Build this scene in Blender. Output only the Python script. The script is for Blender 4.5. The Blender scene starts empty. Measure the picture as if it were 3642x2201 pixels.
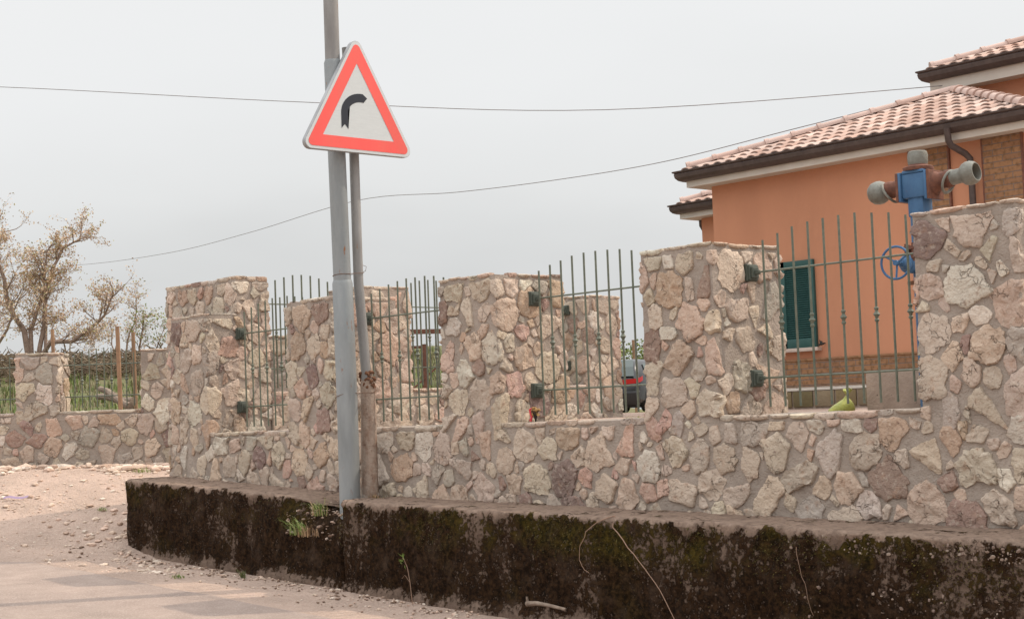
import bpy, bmesh, math, random
from mathutils import Vector, Matrix, noise
S = bpy.context.scene
COL = S.collection
R_ = math.radians

# ------------------------------------------------------------------ camera
cam_d = bpy.data.cameras.new("camera")
cam_d.sensor_width = 36.0
cam_d.lens = 56.2
cam_d.clip_start = 0.1
cam_d.clip_end = 3000
cam = bpy.data.objects.new("camera", cam_d)
COL.objects.link(cam)
cr = Vector((0.66104346, 0.74938221, -0.03805055))
cu = Vector((0.07525626, -0.01575932, 0.99703969))
cf = Vector((-0.74656416, 0.6619501, 0.0668133))
m = Matrix((cr, cu, -cf)).transposed().to_4x4()
m.translation = Vector((0, 0, 1.6))
cam.matrix_world = m
S.camera = cam
S.view_settings.view_transform = 'Standard'
S.view_settings.look = 'None'
S.view_settings.exposure = 0.0
S.view_settings.gamma = 1.0
S.render.engine = 'CYCLES'
S.cycles.max_bounces = 6
S.cycles.use_denoising = True

# ------------------------------------------------------------------ sky and sun
SUN_EL = R_(47)
SUN_AZ = math.atan2(0.405, 0.914)          # from +Y towards +X
W = bpy.data.worlds.new("World")
S.world = W
W.use_nodes = True
nt = W.node_tree
for n in list(nt.nodes):
    nt.nodes.remove(n)
N = nt.nodes.new
out = N("ShaderNodeOutputWorld")
sky = N("ShaderNodeTexSky")
sky.sky_type = 'NISHITA'
sky.sun_disc = False
sky.sun_elevation = SUN_EL
sky.sun_rotation = SUN_AZ
sky.dust_density = 5.0
sky.air_density = 1.0
bg1 = N("ShaderNodeBackground"); bg1.inputs[1].default_value = 0.07
nt.links.new(sky.outputs[0], bg1.inputs[0])
tc = N("ShaderNodeTexCoord")
sep = N("ShaderNodeSeparateXYZ"); nt.links.new(tc.outputs['Generated'], sep.inputs[0])
nz = N("ShaderNodeTexNoise"); nz.inputs['Scale'].default_value = 2.2; nz.inputs['Detail'].default_value = 4
mp = N("ShaderNodeMapping"); mp.inputs['Scale'].default_value = (1, 1, 3.0)
nt.links.new(tc.outputs['Generated'], mp.inputs[0]); nt.links.new(mp.outputs[0], nz.inputs['Vector'])
mad = N("ShaderNodeMath"); mad.operation = 'MULTIPLY_ADD'; mad.inputs[1].default_value = 0.20; mad.inputs[2].default_value = -0.10
nt.links.new(nz.outputs[0], mad.inputs[0])
addz = N("ShaderNodeMath"); addz.operation = 'ADD'
nt.links.new(sep.outputs[2], addz.inputs[0]); nt.links.new(mad.outputs[0], addz.inputs[1])
ramp = N("ShaderNodeValToRGB")
cr_ = ramp.color_ramp
cr_.elements[0].position = 0.0; cr_.elements[0].color = (0.60, 0.61, 0.61, 1)
cr_.elements[1].position = 1.0; cr_.elements[1].color = (1, 1, 1, 1)
for p, c in ((0.07, (0.69, 0.70, 0.70)), (0.13, (0.80, 0.81, 0.81)), (0.22, (0.87, 0.88, 0.885)), (0.45, (0.95, 0.95, 0.95))):
    e = cr_.elements.new(p); e.color = (*c, 1)
nt.links.new(addz.outputs[0], ramp.inputs[0])
# overcast: the zenith is brighter than the horizon
gain = N("ShaderNodeMapRange"); gain.inputs[1].default_value = 0.30; gain.inputs[2].default_value = 1.0
gain.inputs[3].default_value = 1.0; gain.inputs[4].default_value = 2.5
nt.links.new(sep.outputs[2], gain.inputs[0])
bg2 = N("ShaderNodeBackground")
nt.links.new(ramp.outputs[0], bg2.inputs[0]); nt.links.new(gain.outputs[0], bg2.inputs[1])
mixs = N("ShaderNodeMixShader"); mixs.inputs[0].default_value = 0.97
nt.links.new(bg1.outputs[0], mixs.inputs[1]); nt.links.new(bg2.outputs[0], mixs.inputs[2])
nt.links.new(mixs.outputs[0], out.inputs[0])

sd = bpy.data.lights.new("sun", 'SUN')
sd.energy = 2.8
sd.angle = R_(0.9)
sd.color = (1.0, 0.86, 0.70)
sun = bpy.data.objects.new("sun", sd)
COL.objects.link(sun)
to_sun = Vector((math.sin(SUN_AZ) * math.cos(SUN_EL), math.cos(SUN_AZ) * math.cos(SUN_EL), math.sin(SUN_EL)))
sun.rotation_euler = to_sun.to_track_quat('Z', 'Y').to_euler()
sun.location = to_sun * 40

# ------------------------------------------------------------------ helpers
SY, CY = 0.74828, 0.66338
def LD(L, D, z=0.0):
    """a place given by metres to the side (L) and metres ahead (D) of the road spot where we stand"""
    return Vector((-SY * D + CY * L, CY * D + SY * L, z))

def sstep(a, b, x):
    t = min(1.0, max(0.0, (x - a) / (b - a)))
    return t * t * (3 - 2 * t)

def fnoise(p, s, seed=0.0):
    return noise.noise(Vector((p[0] * s + seed, p[1] * s + seed * 1.7, p[2] * s - seed)))

class MB:
    """collects verts/faces/colours and links them as ONE mesh object"""
    def __init__(s):
        s.v = []; s.f = []; s.mi = []; s.c = []
    def add(s, vs, fs, mi=0, col=(1, 1, 1)):
        o = len(s.v)
        s.v.extend([tuple(q) for q in vs])
        s.c.extend([(col[0], col[1], col[2], 1.0)] * len(vs))
        for q in fs:
            s.f.append([i + o for i in q]); s.mi.append(mi)
    def box(s, a, b, mi=0, col=(1, 1, 1), M=None):
        x0, y0, z0 = a; x1, y1, z1 = b
        vs = [Vector(p) for p in ((x0, y0, z0), (x1, y0, z0), (x1, y1, z0), (x0, y1, z0), (x0, y0, z1), (x1, y0, z1), (x1, y1, z1), (x0, y1, z1))]
        if M is not None:
            vs = [M @ p for p in vs]
        s.add(vs, [(0, 3, 2, 1), (4, 5, 6, 7), (0, 1, 5, 4), (1, 2, 6, 5), (2, 3, 7, 6), (3, 0, 4, 7)], mi, col)
    def bbox(s, a, b, bev=0.004, mi=0, col=(1, 1, 1), M=None):
        """box with chamfered edges"""
        bm = bmesh.new()
        bmesh.ops.create_cube(bm, size=1.0)
        for v in bm.verts:
            v.co = Vector(((a[0] + b[0]) / 2 + v.co.x * (b[0] - a[0]), (a[1] + b[1]) / 2 + v.co.y * (b[1] - a[1]), (a[2] + b[2]) / 2 + v.co.z * (b[2] - a[2])))
        bmesh.ops.bevel(bm, geom=list(bm.edges), offset=bev, segments=2, profile=0.5, affect='EDGES')
        bm.verts.index_update()
        vs = [v.co.copy() for v in bm.verts]
        if M is not None:
            vs = [M @ p for p in vs]
        s.add(vs, [[v.index for v in f.verts] for f in bm.faces], mi, col)
        bm.free()
    def tube(s, pts, rad, n=8, mi=0, col=(1, 1, 1), cap=True, closed=False):
        pts = [Vector(p) for p in pts]
        k = len(pts)
        if not hasattr(rad, '__len__'):
            rad = [rad] * k
        vs = []
        ref = None
        for i in range(k):
            if closed:
                t = (pts[(i + 1) % k] - pts[i - 1])
            else:
                t = pts[min(i + 1, k - 1)] - pts[max(i - 1, 0)]
            if t.length < 1e-9: t = Vector((0, 0, 1))
            t.normalize()
            if ref is None:
                ref = Vector((0, 0, 1)) if abs(t.z) < 0.9 else Vector((1, 0, 0))
            a = ref - t * ref.dot(t)
            if a.length < 1e-6:
                a = t.orthogonal()
            a.normalize(); ref = a
            b = t.cross(a)
            for j in range(n):
                w = 2 * math.pi * j / n
                vs.append(pts[i] + (a * math.cos(w) + b * math.sin(w)) * rad[i])
        fs = []
        for i in range(k if closed else k - 1):
            i2 = (i + 1) % k
            for j in range(n):
                j2 = (j + 1) % n
                fs.append((i * n + j, i * n + j2, i2 * n + j2, i2 * n + j))
        if cap and not closed:
            fs.append(tuple(reversed(range(n)))); fs.append(tuple((k - 1) * n + j for j in range(n)))
        s.add(vs, fs, mi, col)
    def lathe(s, prof, origin, axis=(0, 0, 1), n=20, mi=0, col=(1, 1, 1)):
        """prof: list of (r, h) along the axis"""
        o = Vector(origin); ax = Vector(axis).normalized()
        a = ax.orthogonal().normalized(); b = ax.cross(a)
        vs = []
        for r, h in prof:
            for j in range(n):
                w = 2 * math.pi * j / n
                vs.append(o + ax * h + (a * math.cos(w) + b * math.sin(w)) * max(r, 1e-4))
        fs = []
        for i in range(len(prof) - 1):
            for j in range(n):
                j2 = (j + 1) % n
                fs.append((i * n + j, i * n + j2, (i + 1) * n + j2, (i + 1) * n + j))
        fs.append(tuple(reversed(range(n)))); fs.append(tuple((len(prof) - 1) * n + j for j in range(n)))
        s.add(vs, fs, mi, col)
    def prism(s, poly, origin, ux, uy, uz, th, mi=0, col=(1, 1, 1)):
        """2D polygon extruded by th along uz"""
        o = Vector(origin); ux = Vector(ux); uy = Vector(uy); uz = Vector(uz)
        n = len(poly)
        vs = [o + ux * p[0] + uy * p[1] for p in poly] + [o + ux * p[0] + uy * p[1] + uz * th for p in poly]
        fs = [tuple(reversed(range(n))), tuple(range(n, 2 * n))] + [(i, (i + 1) % n, n + (i + 1) % n, n + i) for i in range(n)]
        s.add(vs, fs, mi, col)
    def build(s, name, mats, parent=None, smooth=True, angle=35):
        me = bpy.data.meshes.new(name)
        me.from_pydata(s.v, [], s.f)
        if not isinstance(mats, (list, tuple)): mats = [mats]
        for mt in mats: me.materials.append(mt)
        me.polygons.foreach_set('material_index', s.mi)
        ca = me.color_attributes.new('tint', 'FLOAT_COLOR', 'POINT')
        flat = [x for c in s.c for x in c]
        ca.data.foreach_set('color', flat)
        me.update()
        if smooth:
            me.polygons.foreach_set('use_smooth', [True] * len(me.polygons))
            try:
                me.set_sharp_from_angle(angle=R_(angle))
            except Exception:
                pass
        o = bpy.data.objects.new(name, me)
        COL.objects.link(o)
        if parent is not None:
            o.parent = parent
            o.matrix_parent_inverse = Matrix.Translation(-parent.location)
        return o

def tag(o, label=None, cat=None, group=None, kind=None):
    if label: o['label'] = label
    if cat: o['category'] = cat
    if group: o['group'] = group
    if kind: o['kind'] = kind
    return o

def thing(name, label, cat, loc=(0, 0, 0), group=None):
    o = bpy.data.objects.new(name, None)
    COL.objects.link(o)
    o.location = loc
    o.empty_display_size = 0.2
    return tag(o, label, cat, group)

# ------------------------------------------------------------------ materials
def mat(name, base=(0.5, 0.5, 0.5), base2=None, scale=8.0, rough=0.85, bump=0.0, bscale=40.0, attr=False, metal=0.0,
        streak=None, detail=6.0, spots=None, contrast=(0.35, 0.65), bump2=None, spec=0.35, uneven=0.12, cracks=False):
    """procedural: base colour (or per-piece tint) mixed with a second colour by noise, bump, optional spots"""
    mt = bpy.data.materials.new(name)
    mt.use_nodes = True
    t = mt.node_tree; n = t.nodes; l = t.links
    bs = n['Principled BSDF']
    bs.inputs['Roughness'].default_value = rough
    bs.inputs['Metallic'].default_value = metal
    bs.inputs['Specular IOR Level'].default_value = spec
    co = n.new('ShaderNodeTexCoord')
    mp = n.new('ShaderNodeMapping')
    l.new(co.outputs['Object'], mp.inputs[0])
    if streak: mp.inputs['Scale'].default_value = streak
    if attr:
        at = n.new('ShaderNodeAttribute'); at.attribute_name = 'tint'
        col = at.outputs['Color']
    else:
        rg = n.new('ShaderNodeRGB'); rg.outputs[0].default_value = (*base, 1)
        col = rg.outputs[0]
    def noi(sc, det=detail, ro=0.6, src=mp.outputs[0]):
        x = n.new('ShaderNodeTexNoise'); x.inputs['Scale'].default_value = sc; x.inputs['Detail'].default_value = det
        x.inputs['Roughness'].default_value = ro
        l.new(src, x.inputs['Vector']); return x
    def ramp01(src, a, b):
        x = n.new('ShaderNodeMapRange'); x.inputs[1].default_value = a; x.inputs[2].default_value = b
        l.new(src, x.inputs[0]); return x.outputs[0]
    def mix(fac, a, b, mode='MIX'):
        x = n.new('ShaderNodeMix'); x.data_type = 'RGBA'; x.blend_type = mode
        if isinstance(fac, float): x.inputs[0].default_value = fac
        else: l.new(fac, x.inputs[0])
        for i, q in ((6, a), (7, b)):
            if isinstance(q, tuple): x.inputs[i].default_value = (*q, 1)
            else: l.new(q, x.inputs[i])
        return x.outputs[2]
    if base2 is not None:
        col = mix(ramp01(noi(scale).outputs[0], *contrast), col, base2)
    if uneven:
        big = noi(scale * 0.23, 3.0)
        v = n.new('ShaderNodeMapRange'); v.inputs[1].default_value = 0.3; v.inputs[2].default_value = 0.7
        v.inputs[3].default_value = 1 - uneven; v.inputs[4].default_value = 1 + uneven
        l.new(big.outputs[0], v.inputs[0])
        cm = n.new('ShaderNodeCombineColor')
        for i in range(3): l.new(v.outputs[0], cm.inputs[i])
        col = mix(1.0, col, cm.outputs[0], 'MULTIPLY')
    for sp in (spots or []):
        # (colour, noise scale, low, high, strength)
        r = ramp01(noi(sp[1], 5.0, 0.65).outputs[0], sp[2], sp[3])
        k = n.new('ShaderNodeMath'); k.operation = 'MULTIPLY'; k.inputs[1].default_value = sp[4]; l.new(r, k.inputs[0])
        col = mix(k.outputs[0], col, sp[0])
    last = None
    if cracks:
        wn = noi(9, 3.0, 0.5); vm = n.new('ShaderNodeVectorMath'); vm.operation = 'MULTIPLY_ADD'; vm.inputs[1].default_value = (0.22, 0.22, 0.22)
        l.new(wn.outputs['Color'], vm.inputs[0]); l.new(co.outputs['Object'], vm.inputs[2])
        vo = n.new('ShaderNodeTexVoronoi'); vo.feature = 'DISTANCE_TO_EDGE'; vo.inputs['Scale'].default_value = 9; l.new(vm.outputs[0], vo.inputs['Vector'])
        ck = n.new('ShaderNodeMapRange'); ck.inputs[1].default_value = 0.0; ck.inputs[2].default_value = 0.045; ck.inputs[3].default_value = 1; ck.inputs[4].default_value = 0; l.new(vo.outputs['Distance'], ck.inputs[0])
        mk = n.new('ShaderNodeMath'); mk.operation = 'MULTIPLY'; l.new(ck.outputs[0], mk.inputs[0]); l.new(ramp01(noi(5, 2.0).outputs[0], 0.53, 0.62), mk.inputs[1])
        mk2 = n.new('ShaderNodeMath'); mk2.operation = 'MULTIPLY'; mk2.inputs[1].default_value = 0.4; l.new(mk.outputs[0], mk2.inputs[0])
        col = mix(mk2.outputs[0], col, (0.22, 0.14, 0.09))
        bn = n.new('ShaderNodeBump'); bn.invert = True; bn.inputs['Distance'].default_value = 0.012; l.new(mk.outputs[0], bn.inputs['Height']); last = bn.outputs[0]
    l.new(col, bs.inputs['Base Color'])
    for (b, sc) in [(bump, bscale)] + ([bump2] if bump2 else []):
        if b:
            bn = n.new('ShaderNodeBump'); bn.inputs['Strength'].default_value = 1.0; bn.inputs['Distance'].default_value = b
            l.new(noi(sc, 5.0, 0.6, co.outputs['Object']).outputs[0], bn.inputs['Height'])
            if last is not None: l.new(last, bn.inputs['Normal'])
            last = bn.outputs[0]
    if last is not None: l.new(last, bs.inputs['Normal'])
    return mt

M = {}
M['mortar'] = mat('mortar', (0.385, 0.325, 0.277), (0.325, 0.27, 0.228), 5, 0.95, 0.010, 70, bump2=(0.02, 14), spots=[((0.42, 0.355, 0.305), 30, 0.55, 0.75, 0.5), ((0.22, 0.175, 0.145), 3, 0.55, 0.75, 0.4)])
M['stone'] = mat('fieldstone', (1, 1, 1), None, 10, 0.85, 0.012, 45, attr=True, bump2=(0.03, 13), uneven=0.16,
                 spots=[((0.42, 0.25, 0.16), 15, 0.55, 0.72, 0.55), ((0.60, 0.52, 0.43), 24, 0.54, 0.68, 0.55), ((0.16, 0.105, 0.085), 30, 0.58, 0.70, 0.65)], cracks=True)
M['asphalt'] = mat('asphalt', (0.345, 0.268, 0.228), (0.285, 0.22, 0.187), 4, 0.95, 0.010, 110, spots=[((0.46, 0.385, 0.335), 60, 0.52, 0.62, 0.6), ((0.20, 0.16, 0.135), 75, 0.60, 0.68, 0.6), ((0.30, 0.25, 0.215), 1.1, 0.55, 0.75, 0.35)])
M['dirt'] = mat('dirt', (0.47, 0.345, 0.28), (0.38, 0.28, 0.225), 2.2, 0.95, 0.02, 45, bump2=(0.05, 9), spots=[((0.60, 0.50, 0.42), 60, 0.54, 0.66, 0.7), ((0.27, 0.20, 0.15), 38, 0.62, 0.72, 0.6)])
M['pebble'] = mat('pebble', (1, 1, 1), None, 20, 0.85, 0.004, 80, attr=True)
M['field'] = mat('meadow', (0.09, 0.115, 0.035), (0.16, 0.125, 0.07), 1.6, 0.95, 0.05, 12)
M['grass'] = mat('grass_blades', (1, 1, 1), None, 5, 0.7, attr=True)
M['paint_green'] = mat('green_painted_iron', (0.105, 0.125, 0.095), (0.16, 0.17, 0.13), 30, 0.5, 0.0015, 120, spots=[((0.20, 0.12, 0.07), 40, 0.66, 0.74, 0.6)])
M['iron_dark'] = mat('dark_green_iron', (0.075, 0.088, 0.072), None, 20, 0.55, uneven=0.05)
M['galv'] = mat('galvanised_steel', (0.25, 0.275, 0.285), (0.31, 0.335, 0.345), 9, 0.5, 0.001, 60, metal=0.25, streak=(1, 1, 0.25),
                spots=[((0.26, 0.11, 0.045), 13, 0.62, 0.68, 0.9), ((0.20, 0.205, 0.20), 3, 0.5, 0.7, 0.5)])
M['galv2'] = mat('weathered_steel_tube', (0.30, 0.30, 0.295), (0.24, 0.235, 0.23), 10, 0.6, 0.001, 60, metal=0.2, streak=(1, 1, 0.3), spots=[((0.27, 0.13, 0.06), 16, 0.64, 0.72, 0.7)])
M['rust'] = mat('rust', (0.22, 0.11, 0.06), (0.13, 0.06, 0.035), 25, 0.9, 0.006, 80)
M['rust_concrete'] = mat('stained_concrete', (0.38, 0.30, 0.245), (0.29, 0.20, 0.15), 14, 0.95, 0.012, 50, streak=(1, 1, 0.5), contrast=(0.45, 0.62), spots=[((0.12, 0.06, 0.04), 22, 0.60, 0.70, 0.8)])
M['wire'] = mat('rusty_wire', (0.16, 0.09, 0.06), None, 20, 0.8)
M['cable'] = mat('cable', (0.22, 0.20, 0.20), None, 20, 0.8)
M['alu'] = mat('sign_back', (0.38, 0.39, 0.40), (0.30, 0.31, 0.32), 6, 0.5, metal=0.3)
M['sign_white'] = mat('reflective_white', (0.56, 0.60, 0.61), (0.53, 0.57, 0.58), 40, 0.45, streak=(1, 1, 6), uneven=0.03)
M['sign_red'] = mat('reflective_red', (0.84, 0.10, 0.09), (0.74, 0.12, 0.10), 5, 0.5, uneven=0.08, streak=(1, 1, 0.4))
M['sign_black'] = mat('sign_black', (0.02, 0.025, 0.035), None, 8, 0.5, uneven=0.03)
M['stucco'] = mat('orange_stucco', (0.52, 0.245, 0.145), (0.47, 0.22, 0.13), 1.3, 0.93, 0.004, 120, uneven=0.09, streak=(1, 1, 0.35), spots=[((0.56, 0.27, 0.16), 2.2, 0.55, 0.75, 0.4)])
M['fascia'] = mat('cream_fascia', (0.58, 0.545, 0.49), (0.52, 0.48, 0.43), 3, 0.9, 0.001, 60, uneven=0.05)
M['gutter'] = mat('brown_gutter', (0.060, 0.042, 0.038), (0.085, 0.062, 0.055), 12, 0.45)
M['tile'] = mat('roof_tile', (1, 1, 1), None, 6, 0.9, 0.004, 50, attr=True, spots=[((0.35, 0.24, 0.19), 9, 0.60, 0.75, 0.5)])
M['shutter'] = mat('green_shutter', (0.022, 0.075, 0.070), (0.030, 0.09, 0.082), 6, 0.5, uneven=0.05)
M['marble'] = mat('sill_stone', (0.50, 0.42, 0.37), (0.44, 0.36, 0.31), 10, 0.7)
M['tuff'] = mat('tuff_block', (1, 1, 1), None, 8, 0.95, 0.012, 30, attr=True, spots=[((0.13, 0.09, 0.04), 12, 0.55, 0.72, 0.6)])
M['oldconc'] = mat('pitted_concrete', (0.40, 0.32, 0.265), (0.31, 0.245, 0.20), 7, 0.95, 0.008, 40, spots=[((0.06, 0.05, 0.045), 30, 0.63, 0.68, 0.9), ((0.13, 0.10, 0.08), 6, 0.60, 0.75, 0.6)])
M['blue'] = mat('blue_paint', (0.045, 0.115, 0.235), (0.06, 0.145, 0.27), 9, 0.5, 0.002, 60, spots=[((0.16, 0.09, 0.06), 20, 0.66, 0.72, 0.8)])
M['castiron'] = mat('grey_cast_fitting', (0.235, 0.24, 0.215), (0.16, 0.15, 0.125), 14, 0.6, 0.004, 60, metal=0.2)
M['redrust'] = mat('red_primer_rust', (0.20, 0.085, 0.055), (0.12, 0.055, 0.04), 22, 0.85, 0.003, 60)
M['dark'] = mat('dark_cavity', (0.03, 0.027, 0.023), None, 10, 0.8)
M['bag'] = mat('yellow_plastic', (0.45, 0.46, 0.12), (0.36, 0.40, 0.10), 9, 0.4, 0.01, 25)
M['bark'] = mat('bark', (0.34, 0.25, 0.20), (0.24, 0.17, 0.135), 20, 0.95, 0.01, 40)
M['leaf'] = mat('young_leaves', (1, 1, 1), None, 4, 0.8, attr=True)
M['wood'] = mat('weathered_wood', (0.30, 0.235, 0.185), (0.17, 0.125, 0.095), 16, 0.95, 0.01, 40, streak=(1, 1, 0.3))
M['post'] = mat('brown_post', (0.33, 0.20, 0.12), (0.24, 0.145, 0.09), 9, 0.9, 0.003, 40)
M['straw'] = mat('dry_root', (0.30, 0.20, 0.14), (0.27, 0.17, 0.12), 30, 0.9)
M['carpaint'] = mat('grey_car_paint', (0.04, 0.042, 0.046), None, 4, 0.25, metal=0.5, uneven=0.02, spec=0.6)
M['carplastic'] = mat('black_bumper_plastic', (0.02, 0.02, 0.022), None, 4, 0.55)
M['carglass'] = mat('car_glass', (0.05, 0.075, 0.07), None, 4, 0.08, spec=0.8)
M['redlamp'] = mat('red_lamp_lens', (0.38, 0.008, 0.012), None, 4, 0.2, spec=0.7)
M['chrome'] = mat('alloy', (0.45, 0.45, 0.46), None, 4, 0.3, metal=0.9)
M['rubber'] = mat('tyre_rubber', (0.02, 0.02, 0.02), None, 4, 0.85)
M['ribbon'] = mat('red_ribbon', (0.55, 0.05, 0.06), None, 4, 0.5)
M['dryflower'] = mat('dried_flower', (0.42, 0.27, 0.10), (0.24, 0.13, 0.06), 40, 0.9)
M['purple'] = mat('purple_plastic', (0.32, 0.23, 0.34), None, 4, 0.5)

def brick_mat():
    mt = bpy.data.materials.new('tuff_brick_cladding'); mt.use_nodes = True
    t = mt.node_tree; n = t.nodes; l = t.links; bs = n['Principled BSDF']; bs.inputs['Roughness'].default_value = 0.93
    co = n.new('ShaderNodeTexCoord'); sp = n.new('ShaderNodeSeparateXYZ'); cb = n.new('ShaderNodeCombineXYZ')
    l.new(co.outputs['Object'], sp.inputs[0]); l.new(sp.outputs[0], cb.inputs[0]); l.new(sp.outputs[2], cb.inputs[1])
    br = n.new('ShaderNodeTexBrick'); l.new(cb.outputs[0], br.inputs[0])
    br.inputs['Scale'].default_value = 1.0; br.inputs['Brick Width'].default_value = 0.26; br.inputs['Row Height'].default_value = 0.075
    br.inputs['Mortar Size'].default_value = 0.006; br.inputs['Mortar Smooth'].default_value = 0.2
    br.inputs['Color1'].default_value = (0.33, 0.175, 0.085, 1); br.inputs['Color2'].default_value = (0.25, 0.13, 0.07, 1); br.inputs['Mortar'].default_value = (0.20, 0.15, 0.125, 1)
    nz = n.new('ShaderNodeTexNoise'); nz.inputs['Scale'].default_value = 17; nz.inputs['Detail'].default_value = 6; l.new(co.outputs['Object'], nz.inputs['Vector'])
    mr = n.new('ShaderNodeMapRange'); mr.inputs[1].default_value = 0.48; mr.inputs[2].default_value = 0.70; l.new(nz.outputs[0], mr.inputs[0])
    mx = n.new('ShaderNodeMix'); mx.data_type = 'RGBA'; l.new(mr.outputs[0], mx.inputs[0]); l.new(br.outputs[0], mx.inputs[6]); mx.inputs[7].default_value = (0.16, 0.085, 0.035, 1)
    l.new(mx.outputs[2], bs.inputs['Base Color'])
    bp = n.new('ShaderNodeBump'); bp.inputs['Distance'].default_value = 0.012
    ad = n.new('ShaderNodeMath'); ad.operation = 'SUBTRACT'; l.new(nz.outputs[0], ad.inputs[0]); l.new(br.outputs['Fac'], ad.inputs[1])
    l.new(ad.outputs[0], bp.inputs['Height']); l.new(bp.outputs[0], bs.inputs['Normal'])
    return mt
M['brick'] = brick_mat()

def moss_mat():
    """old concrete kerb: black crust and moss hanging down from the top edge, bare concrete lip and foot"""
    mt = bpy.data.materials.new('mossy_old_concrete'); mt.use_nodes = True
    t = mt.node_tree; n = t.nodes; l = t.links; bs = n['Principled BSDF']; bs.inputs['Roughness'].default_value = 0.97
    bs.inputs['Specular IOR Level'].default_value = 0.1
    co = n.new('ShaderNodeTexCoord')
    at = n.new('ShaderNodeAttribute'); at.attribute_name = 'tint'      # R: how far the crust grows here
    sp = n.new('ShaderNodeSeparateColor'); l.new(at.outputs['Color'], sp.inputs[0])
    mp = n.new('ShaderNodeMapping'); mp.inputs['Scale'].default_value = (1, 1, 0.35); l.new(co.outputs['Object'], mp.inputs[0])
    def noi(sc, det, src): 
        x = n.new('ShaderNodeTexNoise'); x.inputs['Scale'].default_value = sc; x.inputs['Detail'].default_value = det; x.inputs['Roughness'].default_value = 0.68
        l.new(src, x.inputs['Vector']); return x.outputs[0]
    def mr(s, a, b, c=0.0, d=1.0):
        x = n.new('ShaderNodeMapRange'); x.inputs[1].default_value = a; x.inputs[2].default_value = b; x.inputs[3].default_value = c; x.inputs[4].default_value = d
        l.new(s, x.inputs[0]); return x.outputs[0]
    def math_(op, a, b):
        x = n.new('ShaderNodeMath'); x.operation = op
        for i, q in enumerate((a, b)):
            if isinstance(q, float): x.inputs[i].default_value = q
            else: l.new(q, x.inputs[i])
        return x.outputs[0]
    def mix(f, a, b):
        x = n.new('ShaderNodeMix'); x.data_type = 'RGBA'; l.new(f, x.inputs[0])
        for i, q in ((6, a), (7, b)):
            if isinstance(q, tuple): x.inputs[i].default_value = (*q, 1)
            else: l.new(q, x.inputs[i])
        return x.outputs[2]
    big = noi(3.2, 7, mp.outputs[0]); fine = noi(26, 6, co.outputs['Object']); mid = noi(8, 6, mp.outputs[0])
    conc = mix(mr(fine, 0.4, 0.65), mix(sp.outputs[2], (0.20, 0.14, 0.105), (0.37, 0.27, 0.21)), mix(sp.outputs[2], (0.13, 0.09, 0.07), (0.27, 0.195, 0.15)))
    conc = mix(math_('MULTIPLY', mr(mid, 0.48, 0.68), 0.6), conc, (0.13, 0.09, 0.07))
    crust_f = math_('ADD', math_('MULTIPLY', sp.outputs[0], 1.0), math_('ADD', math_('ADD', math_('MULTIPLY', math_('SUBTRACT', big, 0.5), 3.0), math_('MULTIPLY', math_('SUBTRACT', noi(1.7, 5, co.outputs['Object']), 0.5), 1.8)), math_('MULTIPLY', math_('SUBTRACT', fine, 0.5), 2.6)))
    crust = mr(crust_f, 0.36, 0.62)
    ccol = mix(mr(fine, 0.42, 0.62), (0.012, 0.006, 0.003), (0.052, 0.027, 0.013))
    ccol = mix(math_('MULTIPLY', mr(noi(4.5, 6, co.outputs['Object']), 0.52, 0.68), 0.6), ccol, (0.09, 0.058, 0.04))
    moss = mr(noi(2.3, 5, co.outputs['Object']), 0.46, 0.62)
    moss = math_('MULTIPLY', moss, sp.outputs[1])
    mcol = mix(mr(fine, 0.40, 0.66), (0.020, 0.017, 0.004), (0.10, 0.07, 0.014))
    ccol = mix(moss, ccol, mcol)
    col = mix(crust, conc, ccol)
    # bits of pale aggregate that show through
    vo = n.new('ShaderNodeTexVoronoi'); vo.inputs['Scale'].default_value = 34; l.new(co.outputs['Object'], vo.inputs['Vector'])
    peb = math_('MULTIPLY', mr(vo.outputs['Distance'], 0.26, 0.16), mr(noi(5.5, 3, co.outputs['Object']), 0.52, 0.60))
    peb = math_('MULTIPLY', peb, 0.6)
    col = mix(peb, col, (0.20, 0.15, 0.12))
    l.new(col, bs.inputs['Base Color'])
    bp = n.new('ShaderNodeBump'); bp.inputs['Distance'].default_value = 0.035; l.new(math_('ADD', fine, math_('MULTIPLY', crust, 0.25)), bp.inputs['Height'])
    bp2 = n.new('ShaderNodeBump'); bp2.inputs['Distance'].default_value = 0.01; l.new(noi(90, 4, co.outputs['Object']), bp2.inputs['Height'])
    l.new(bp.outputs[0], bp2.inputs['Normal']); l.new(bp2.outputs[0], bs.inputs['Normal'])
    return mt
M['moss'] = moss_mat()

# ------------------------------------------------------------------ the ground
def road_z(x):
    return 0.10 - 0.0395 * (max(-30.0, min(12.0, x)) + 9.65)

def ground_z(x, y):
    D = -SY * x + CY * y; L = CY * x + SY * y
    z = road_z(x)
    side = sstep(-15.1, -15.6, x)                     # driveway left of the wall
    front = sstep(8.0, 8.6, y)
    drive = z + 0.74 * sstep(16.0, 19.6, D)
    if D > 15: z = max(z, drive) if x < -14.7 else z
    far_flat = 1.58
    # grassy bank beyond the walls on the left
    bank = 1.25 + 0.13 * (min(D, 36.0) - 20.5)
    k = sstep(20.3, 21.2, D) * (1 - sstep(-1.0, 0.6, L)) if x < -14.75 or y > 16 else 0.0
    base = z if D < 20.6 else far_flat
    if x > -14.75 and y > 8.95:
        base = 1.50 + 0.06 * sstep(14, 24, D)
    elif x <= -14.75 and D >= 19.8:
        base = drive + (far_flat - drive) * sstep(19.9, 21.5, D)
    zz = base * (1 - k) + max(base, bank) * k
    if D > 60: zz = zz * (1 - sstep(60, 120, D)) + 1.55 * sstep(60, 120, D)
    return zz + 0.02 * fnoise((x, y, 0), 0.7) * (0 if (y < 7.6 or x > -14.7) else 1)

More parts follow.
